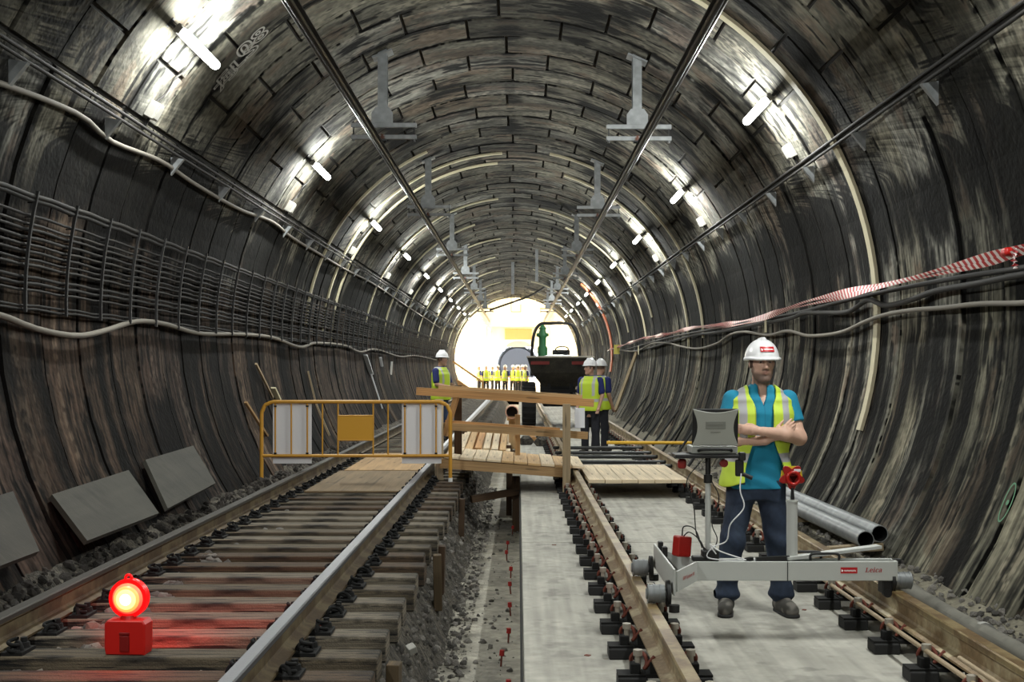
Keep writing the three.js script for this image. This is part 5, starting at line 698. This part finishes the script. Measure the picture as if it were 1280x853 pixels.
// the other workers: vest, navy shirt, dark trousers, white helmet
function worker(label, pos, turn, o = {}) {
  const t = thing('person', label, 'person', pos, turn, o.group), skin = [0.42, 0.24, 0.17], cell = o.cell || 0.014, yaw = o.yaw || 0;
  const tor = profile([[0.72, 0.15, 0.11, 0, 0], [0.84, 0.17, 0.125, 0, 0], [1.0, 0.165, 0.125, 0, 0], [1.2, 0.18, 0.13, 0, 0], [1.32, 0.19, 0.125, 0, 0], [1.4, 0.17, 0.1, 0, -0.01], [1.46, 0.1, 0.08, 0, -0.01], [1.52, 0.055, 0.055, 0, 0]]);
  const HC = [0, 1.63, 0.035], hd = headField(HC, yaw, 0), A = o.arms || [[[-0.19, 1.39, 0], [-0.235, 1.12, -0.02], [-0.22, 0.9, 0.1]], [[0.19, 1.39, 0], [0.235, 1.12, -0.02], [0.22, 0.9, 0.1]]];
  const sk = (x, y, z) => { let d = smin(hd.f(x, y, z), sCap(x, y, z, [0, 1.4, -0.01], [0, 1.57, 0.01], 0.06, 0.055), 0.03); for (const [s, e, w] of A) { d = Math.min(d, sCap(x, y, z, e, w, 0.042, 0.03)); const h = w.map((v, i) => v + (v - e[i]) * 0.28), n = [0.02, 0, 0.015]; d = smin(d, sCap(x, y, z, w, h, 0.028, 0.034), 0.02); for (let k = 0; k < 4; k++) { const b = [h[0] + (k - 1.5) * 0.018, h[1], h[2] + 0.005]; d = smin(d, sCap(x, y, z, b, b.map((v, i) => v + (w[i] - e[i]) * 0.28), 0.0105, 0.009), 0.006); } d = smin(d, sCap(x, y, z, w, [h[0] + 0.035, h[1] + 0.01, h[2] + 0.03], 0.014, 0.011), 0.01); } return Math.min(d, Math.max(tor(x, y, z, -0.03), y - 1.42)); };
  const hc = headColour(hd.loc, skin, false); mesh('body', [fin(nets(sk, [-0.4, 0.7, -0.2], [0.4, 1.78, 0.55], cell * 0.75, (x, y, z) => y > 1.48 ? hc(x, y, z) : skin), true)], skinM, t);
  const shirt = (x, y, z) => { let d = tor(x, y, z, 0.006); for (const [s, e, w] of A) { const m = s.map((v, i) => lerp(v, e[i], 0.75)); d = smin(d, sCap(x, y, z, s, m, 0.07, 0.062), 0.03); } return Math.max(d, 0.85 - y, y - 1.49); };
  mesh('shirt', [fin(nets(shirt, [-0.4, 0.8, -0.2], [0.4, 1.52, 0.3], cell, () => [0.012, 0.02, 0.12]), true)], clothM, t);
  const vest = (x, y, z) => { let d = tor(x, y, z, 0.032 + 0.02 * sstep(1.1, 0.85, y)); for (const [s, e] of A) d = smax(d, -sCap(x, y, z, [s[0] * 1.22, s[1], s[2]], [s[0] * 1.3, 1.18, s[2]], 0.075, 0.085), 0.01); return Math.max(d, 0.82 - y, y - 1.475, 0.02 - Math.hypot(x, z) + (y > 1.44 ? 0.06 : -1)); };
  mesh('safety_vest', [fin(nets(vest, [-0.3, 0.78, -0.24], [0.3, 1.5, 0.24], cell, (x, y, z) => (Math.abs(y - 1.02) < 0.03 || (Math.abs(Math.abs(x) - 0.12) < 0.022 && y > 1.1)) ? [0.42, 0.43, 0.42] : [0.50, 0.66, 0.035]), true)], vestM, t);
  const tr = (x, y, z) => { let d = 9; for (const s of [-1, 1]) { let q = sCap(x, y, z, [s * 0.085, 0.85, 0], [s * 0.11, 0.47, 0.02], 0.095, 0.075); q = smin(q, sCap(x, y, z, [s * 0.11, 0.47, 0.02], [s * 0.12, 0.1, -0.01], 0.075, 0.07), 0.04); d = smin(d, q, 0.03); } d = smin(d, Math.max(tor(x, y, z, 0), y - 0.95, 0.76 - y), 0.04); return Math.max(d, y - 0.92, 0.06 - y); };
  mesh('trousers', [fin(nets(tr, [-0.26, 0.03, -0.18], [0.26, 0.97, 0.18], cell, () => o.trousers || [0.012, 0.013, 0.02]), true)], clothM, t);
  for (const s of [-1, 1]) mesh('boot', [fin(nets((x, y, z) => Math.max(smin(sCap(x, y, z, [s * 0.12, 0.05, -0.03], [s * 0.13, 0.045, 0.15], 0.045, 0.045), sCap(x, y, z, [s * 0.12, 0.05, -0.02], [s * 0.12, 0.16, -0.01], 0.05, 0.05), 0.03), 0.004 - y), [s * 0.12 - 0.1, -0.02, -0.12], [s * 0.12 + 0.1, 0.24, 0.24], cell, () => [0.03, 0.025, 0.02]), true)], leatherM, t);
  const hg = helmetGeo(HC, yaw, 0, cell * 0.6); mesh('helmet', [fin(hg.g, true)], shellM, t); return t;
}
{
  const lean = [[[-0.19, 1.39, 0], [-0.25, 1.13, 0.06], [-0.14, 1.08, 0.28]], [[0.19, 1.39, 0], [0.25, 1.13, 0.06], [0.14, 1.06, 0.28]]];
  worker('worker in yellow vest and navy shirt standing by the handrail behind the barrier', [-1.55, 0.17, -24], 1.05, { arms: lean, trousers: [0.03, 0.05, 0.11] });
  worker('worker in yellow vest and navy shirt looking round beside the dump truck', [1.36, 0.0, -22.6], -0.5, { yaw: -0.7 });
  worker('worker in yellow vest facing the wall, behind his colleague at the dump truck', [1.58, 0.0, -23.3], 2.4, { yaw: 0.2 });
}
// ---------------------------------------------------------------- skip dumper
{
  const t = thing('site_dumper', 'dusty skip dumper with roll hoop on the slab track beyond the workers', 'dumper', [1.13, 0, -33]);
  const loft = (secs) => { const g = new THREE.BufferGeometry(), pos = []; for (let i = 0; i < secs.length - 1; i++) { const a = secs[i], b = secs[i + 1], n = a.length; for (let k = 0; k < n; k++) { const l = (k + 1) % n; for (const p of [a[k], a[l], b[l], a[k], b[l], b[k]]) pos.push(...p); } } g.setAttribute('position', new THREE.Float32BufferAttribute(pos, 3)); g.computeVertexNormals(); return fin(g); };
  const rect = (w, d, y, z) => [[-w / 2, y, z + d / 2], [w / 2, y, z + d / 2], [w / 2, y, z - d / 2], [-w / 2, y, z - d / 2]];
  mesh('skip', [loft([rect(0.9, 0.7, 1.12, 0), rect(1.55, 1.2, 1.5, 0.1), rect(1.72, 1.45, 1.82, 0.12), rect(1.78, 1.5, 1.92, 0.12), rect(1.68, 1.4, 1.92, 0.12), rect(1.5, 1.2, 1.55, 0.1), rect(0.85, 0.65, 1.2, 0)]), box(0.9, 0.04, 0.7, 0, 1.16, 0)], M.machine, t);
  mesh('skip_lip', [rbox(1.82, 0.05, 0.06, 0.012, 0, 1.92, 0.88)], mat(0x9b958a, 0.7), t); mesh('hazard_band', [box(0.5, 0.09, 0.02, -0.55, 1.76, 0.86), box(0.5, 0.09, 0.02, 0.55, 1.76, 0.86)], mat(0x6d1f1a, 0.7), t);
  mesh('rubble_load', [(() => { const g = new THREE.SphereGeometry(0.75, 20, 10, 0, 2 * PI, 0, PI / 2), p = g.attributes.position; for (let i = 0; i < p.count; i++) { const s = 0.85 + 0.3 * fbm(p.getX(i) * 4, p.getZ(i) * 4, 3); p.setXYZ(i, p.getX(i) * s, p.getY(i) * 0.28 * s + 1.78, p.getZ(i) * s * 0.85 + 0.1); } g.computeVertexNormals(); return fin(g); })()], M.stone, t);
  mesh('chassis', [rbox(0.9, 0.35, 2.6, 0.03, 0, 0.75, -0.9), rbox(1.0, 0.7, 0.9, 0.05, 0, 1.1, -1.7)], M.matte, t);
  const wheel = (x, z) => { const w = new THREE.Group(); w.name = 'wheel'; w.position.set(x, 0.6, z); t.add(w); mesh('tyre', [put(lathe([[0.34, -0.19], [0.52, -0.19], [0.585, -0.14], [0.6, 0], [0.585, 0.14], [0.52, 0.19], [0.34, 0.19]], 28), 0, 0, 0, 0, 0, PI / 2), ...[...Array(20).keys()].map(k => box(0.36, 0.035, 0.06, 0, 0.6 * cos(k * PI / 10), 0.6 * sin(k * PI / 10), k * PI / 10 + 0, 0, 0))], M.rubber, w); mesh('rim', [put(lathe([[0.05, 0.1], [0.2, 0.1], [0.3, 0.12], [0.34, 0.16], [0.34, -0.16], [0.05, -0.1]], 24), 0, 0, 0, 0, 0, PI / 2)], M.machine, w); };
  wheel(-0.84, 0); wheel(0.84, 0); wheel(-0.84, -1.9); wheel(0.84, -1.9);
  mesh('roll_hoop', [tube([V(-0.75, 1.4, -1.2), V(-0.72, 2.4, -1.2), V(-0.55, 2.84, -1.2), V(-0.2, 2.9, -1.2), V(0.2, 2.9, -1.2), V(0.42, 2.82, -1.2), V(0.58, 2.4, -1.2), V(0.62, 1.4, -1.2)], 0.045, 60, 8)], M.black, t);
  mesh('green_valve', [lathe([[0.001, 2.85], [0.05, 2.83], [0.07, 2.78], [0.1, 2.76], [0.1, 2.72], [0.08, 2.7], [0.13, 2.55], [0.13, 2.5], [0.1, 2.48], [0.1, 2.25], [0.14, 2.2], [0.14, 1.9]], 16).translate(-0.45, 0, -0.8), cyl(0.05, 0.05, 0.34, 12, -0.45, 2.56, -0.8, 0, 0, PI / 2)], M.green, t); mesh('seat', [rbox(0.5, 0.5, 0.12, 0.04, 0.1, 1.9, -1.5), rbox(0.5, 0.12, 0.45, 0.04, 0.1, 1.6, -1.3)], M.black, t); mesh('steering_wheel', [fin(new THREE.TorusGeometry(0.18, 0.02, 8, 20)).rotateX(1.1).translate(0.1, 2.15, -0.9)], M.black, t);
  mesh('tow_frame', [bar(V(-0.3, 0.6, 0.6), V(-0.3, 1.2, 0.5), 0.08, 0.08), bar(V(0.3, 0.6, 0.6), V(0.3, 1.2, 0.5), 0.08, 0.08), bar(V(-0.5, 1.0, 0.62), V(0.5, 1.0, 0.62), 0.08, 0.08)], M.matte, t);
  for (let k = 0; k < 7; k++) tag(mesh('rubble_lump', [(() => { const g = new THREE.DodecahedronGeometry(rr(0.12, 0.26), 0); g.scale(1, 0.7, 1); return fin(g).translate(0.35 + rr(-0.3, 0.5), 0.07, -25 - rr(0, 4)); })()], k % 3 ? M.earth : M.orangewood), 'lump of rubble on the slab track before the dumper', 'rubble', 'rubble lumps before the dumper');
}
// ---------------------------------------------------------------- station hall beyond the tunnel
{
  const Z0 = -72, Z1 = -196, mid = (Z0 + Z1) / 2, len = Z0 - Z1, W = 9, HT = 8.5, cream = mat(0xe6dcc0, 0.7), wh = mat(0xf0efe8, 0.7), tan = mat(0xb58a58, 0.75), grey = mat(0x8d9296, 0.8);
  const ring = (z, r, w, h0, h1, th, m, name) => { const s = new THREE.Shape([new THREE.Vector2(-w, h0), new THREE.Vector2(w, h0), new THREE.Vector2(w, h1), new THREE.Vector2(-w, h1)]); const p = new THREE.Path(); const a0 = -PI / 2 - A_FOOT + PI; p.absarc(CX, CY, r, 0, 2 * PI, true); s.holes.push(p); const g = fin(new THREE.ExtrudeGeometry(s, { depth: th, bevelEnabled: false, curveSegments: 32 })); g.translate(0, 0, z); return struct(name, g, m); };
  ring(Z0 - 0.0, R + 0.02, W, -2.2, HT, 0.4, wh, 'wall_front'); ring(Z1, R + 0.02, W, -2.2, HT, 0.4, cream, 'wall_end');
  struct('floor', box(2 * W, 0.3, len - 0.1, 0, -0.15, mid - 0.05), M.slab);
  struct('wall_hall_left', box(0.3, HT + 2, len, -W, HT / 2 - 1, mid), wh); struct('wall_hall_right', box(0.3, HT + 2, len, W, HT / 2 - 1, mid), wh);
  struct('ceiling', [box(2 * W, 0.3, len, 0, HT, mid)], cream);
  for (const s of [-1, 1]) { struct('floor', box(5.2, 1.6, len - 1, s * 6.3, 0.45, mid), cream); for (let k = 0; k < 9; k++) struct('trim_' + (k + 1 + (s > 0 ? 9 : 0)), box(0.5, HT - 1.2, 0.8, s * 4.6, HT / 2 + 0.6, Z0 - 10 - k * 13), cream); struct('trim_' + (s > 0 ? 20 : 19), box(0.6, 0.9, len, s * 4.6, HT - 0.55, mid), cream); }
  struct('trim_21', [box(4.4, 1.7, 0.25, 0, 7.1, Z1 + 0.55)], tan); { const s = new THREE.Shape(); s.absellipse(0, 0, 2.1, 1.0, 0, PI, false); struct('trim_22', fin(new THREE.ExtrudeGeometry(s, { depth: 0.15, bevelEnabled: false, curveSegments: 24 })).translate(0, 5.0, Z1 + 0.6), grey); }
  // far running tunnel
  { const g = fin(new THREE.CylinderGeometry(R, R, 60, 32, 1, true)); g.rotateX(PI / 2); g.translate(CX, CY, Z1 - 30); const g2 = fin(new THREE.CylinderGeometry(R + 0.3, R + 0.3, 60, 32, 1, true)); g2.rotateX(PI / 2); g2.translate(CX, CY, Z1 - 30); struct('wall_far_tunnel', [g, g2, fin(new THREE.CircleGeometry(R + 0.3, 32)).translate(CX, CY, Z1 - 60)], mat(0xb5b8ba, 0.9)); struct('floor', box(6.4, 0.3, 60, CX, -0.3, Z1 - 30), M.slab); }
  const glow = mat(0xffffff, 0.5, { emissive: 0xfff4e0, emissiveIntensity: 4 });
  for (let k = 0; k < 6; k++) for (const s of [-1, 1]) { const z = Z0 - 8 - k * 20, t = thing('station_light', 'long ceiling light panel of the bright station hall', 'light', [s * 6.5, HT - 0.3, z], 0, 'ceiling lights of the station'); mesh('housing', [rbox(1.0, 0.12, 6, 0.02, 0, 0.06, 0)], M.white, t); mesh('light_panel', [box(0.9, 0.02, 5.8, 0, -0.01, 0)], glow, t); const l = new THREE.RectAreaLight(0xfff2dc, HALL_LIGHT, 0.9, 5.8); l.position.set(s * 6.5, HT - 0.35, z); l.rotation.x = -PI / 2; l.name = 'station_panel_light'; scene.add(l); }
  for (let k = 0; k < 2; k++) { const z = Z0 - 14 - k * 34, t = thing('station_light', 'ceiling light panel over the tracks of the bright station hall', 'light', [0, HT - 0.3, z], 0, 'track lights of the station'); mesh('housing', [rbox(1.0, 0.12, 6, 0.02, 0, 0.06, 0)], M.white, t); mesh('light_panel', [box(0.9, 0.02, 5.8, 0, -0.01, 0)], glow, t); const l = new THREE.RectAreaLight(0xfff2dc, HALL_LIGHT, 0.9, 5.8); l.position.set(0, HT - 0.35, z); l.rotation.x = -PI / 2; l.name = 'station_panel_light'; scene.add(l); }
  for (let k = 0; k < 4; k++) { const a = [-0.75, -0.35, 0.15, 0.5][k], p = polar(a, R - 0.25, Z1 - 4 - (k % 2) * 5), t = thing('far_lamp', 'small bright lamp inside the far tunnel beyond the station', 'lamp', [p.x, p.y, p.z], 0, 'lamps in the far tunnel'); mesh('lamp_tube', [new THREE.SphereGeometry(0.22, 12, 8)].map(g => fin(g)), mat(0xffffff, 0.4, { emissive: 0xffffff, emissiveIntensity: 9 }), t); mesh('lamp_mount', [cyl(0.1, 0.1, 0.2, 10, 0, 0.26, 0)], M.steel, t); const l = new THREE.PointLight(0xf4f6ff, 1100, 0, 2); l.position.copy(p); l.name = 'far_lamp_light'; l.castShadow = true; scene.add(l); }
  // timber stair with orange rails to the platform
  const st = thing('timber_stair', 'timber stair with orange rails down from the station platform', 'stair', [-3.1, -0.1, -70.2]); for (let k = 0; k < 6; k++) mesh('tread', [box(0.3, 0.05, 1.0, -0.9 + k * 0.32, 1.25 - k * 0.24, 0)], M.wood, st); mesh('stringer', [bar(V(-1.1, 1.35, 0.5), V(1.0, -0.1, 0.5), 0.05, 0.22), bar(V(-1.1, 1.35, -0.5), V(1.0, -0.1, -0.5), 0.05, 0.22)], M.orangewood, st); for (const z of [0.5, -0.5]) { mesh('handrail', [bar(V(-1.1, 2.35, z), V(1.0, 0.9, z), 0.05, 0.09)], M.orangewood, st); mesh('newel', [box(0.09, 2.5, 0.09, -1.1, 1.2, z), box(0.09, 1.1, 0.09, 1.0, 0.45, z)], M.orangewood, st); } mesh('red_flag', [box(0.5, 0.4, 0.02, -1.6, 2.2, 0.5)], M.red, st);
  // the crew in front of the opening
  const w0 = worker('distant worker in yellow vest in the bright station opening', [-2.0, 0, -74], 0.3, { cell: 0.03, group: 'distant crew at the station opening' });
  [[-1.3, -75, 2.8], [-0.8, -73.5, -0.6], [-0.35, -76, 0.4], [0.0, -74.5, 3.0], [0.45, -73, -1.0], [-1.7, -78, 1.5], [-0.1, -79, 0.2], [0.25, -77, 1.2], [-2.5, -77, -1.2]].forEach(([x, z, a]) => dup(w0, [x, 0, z], a));
}
renderer.render(scene, camera);
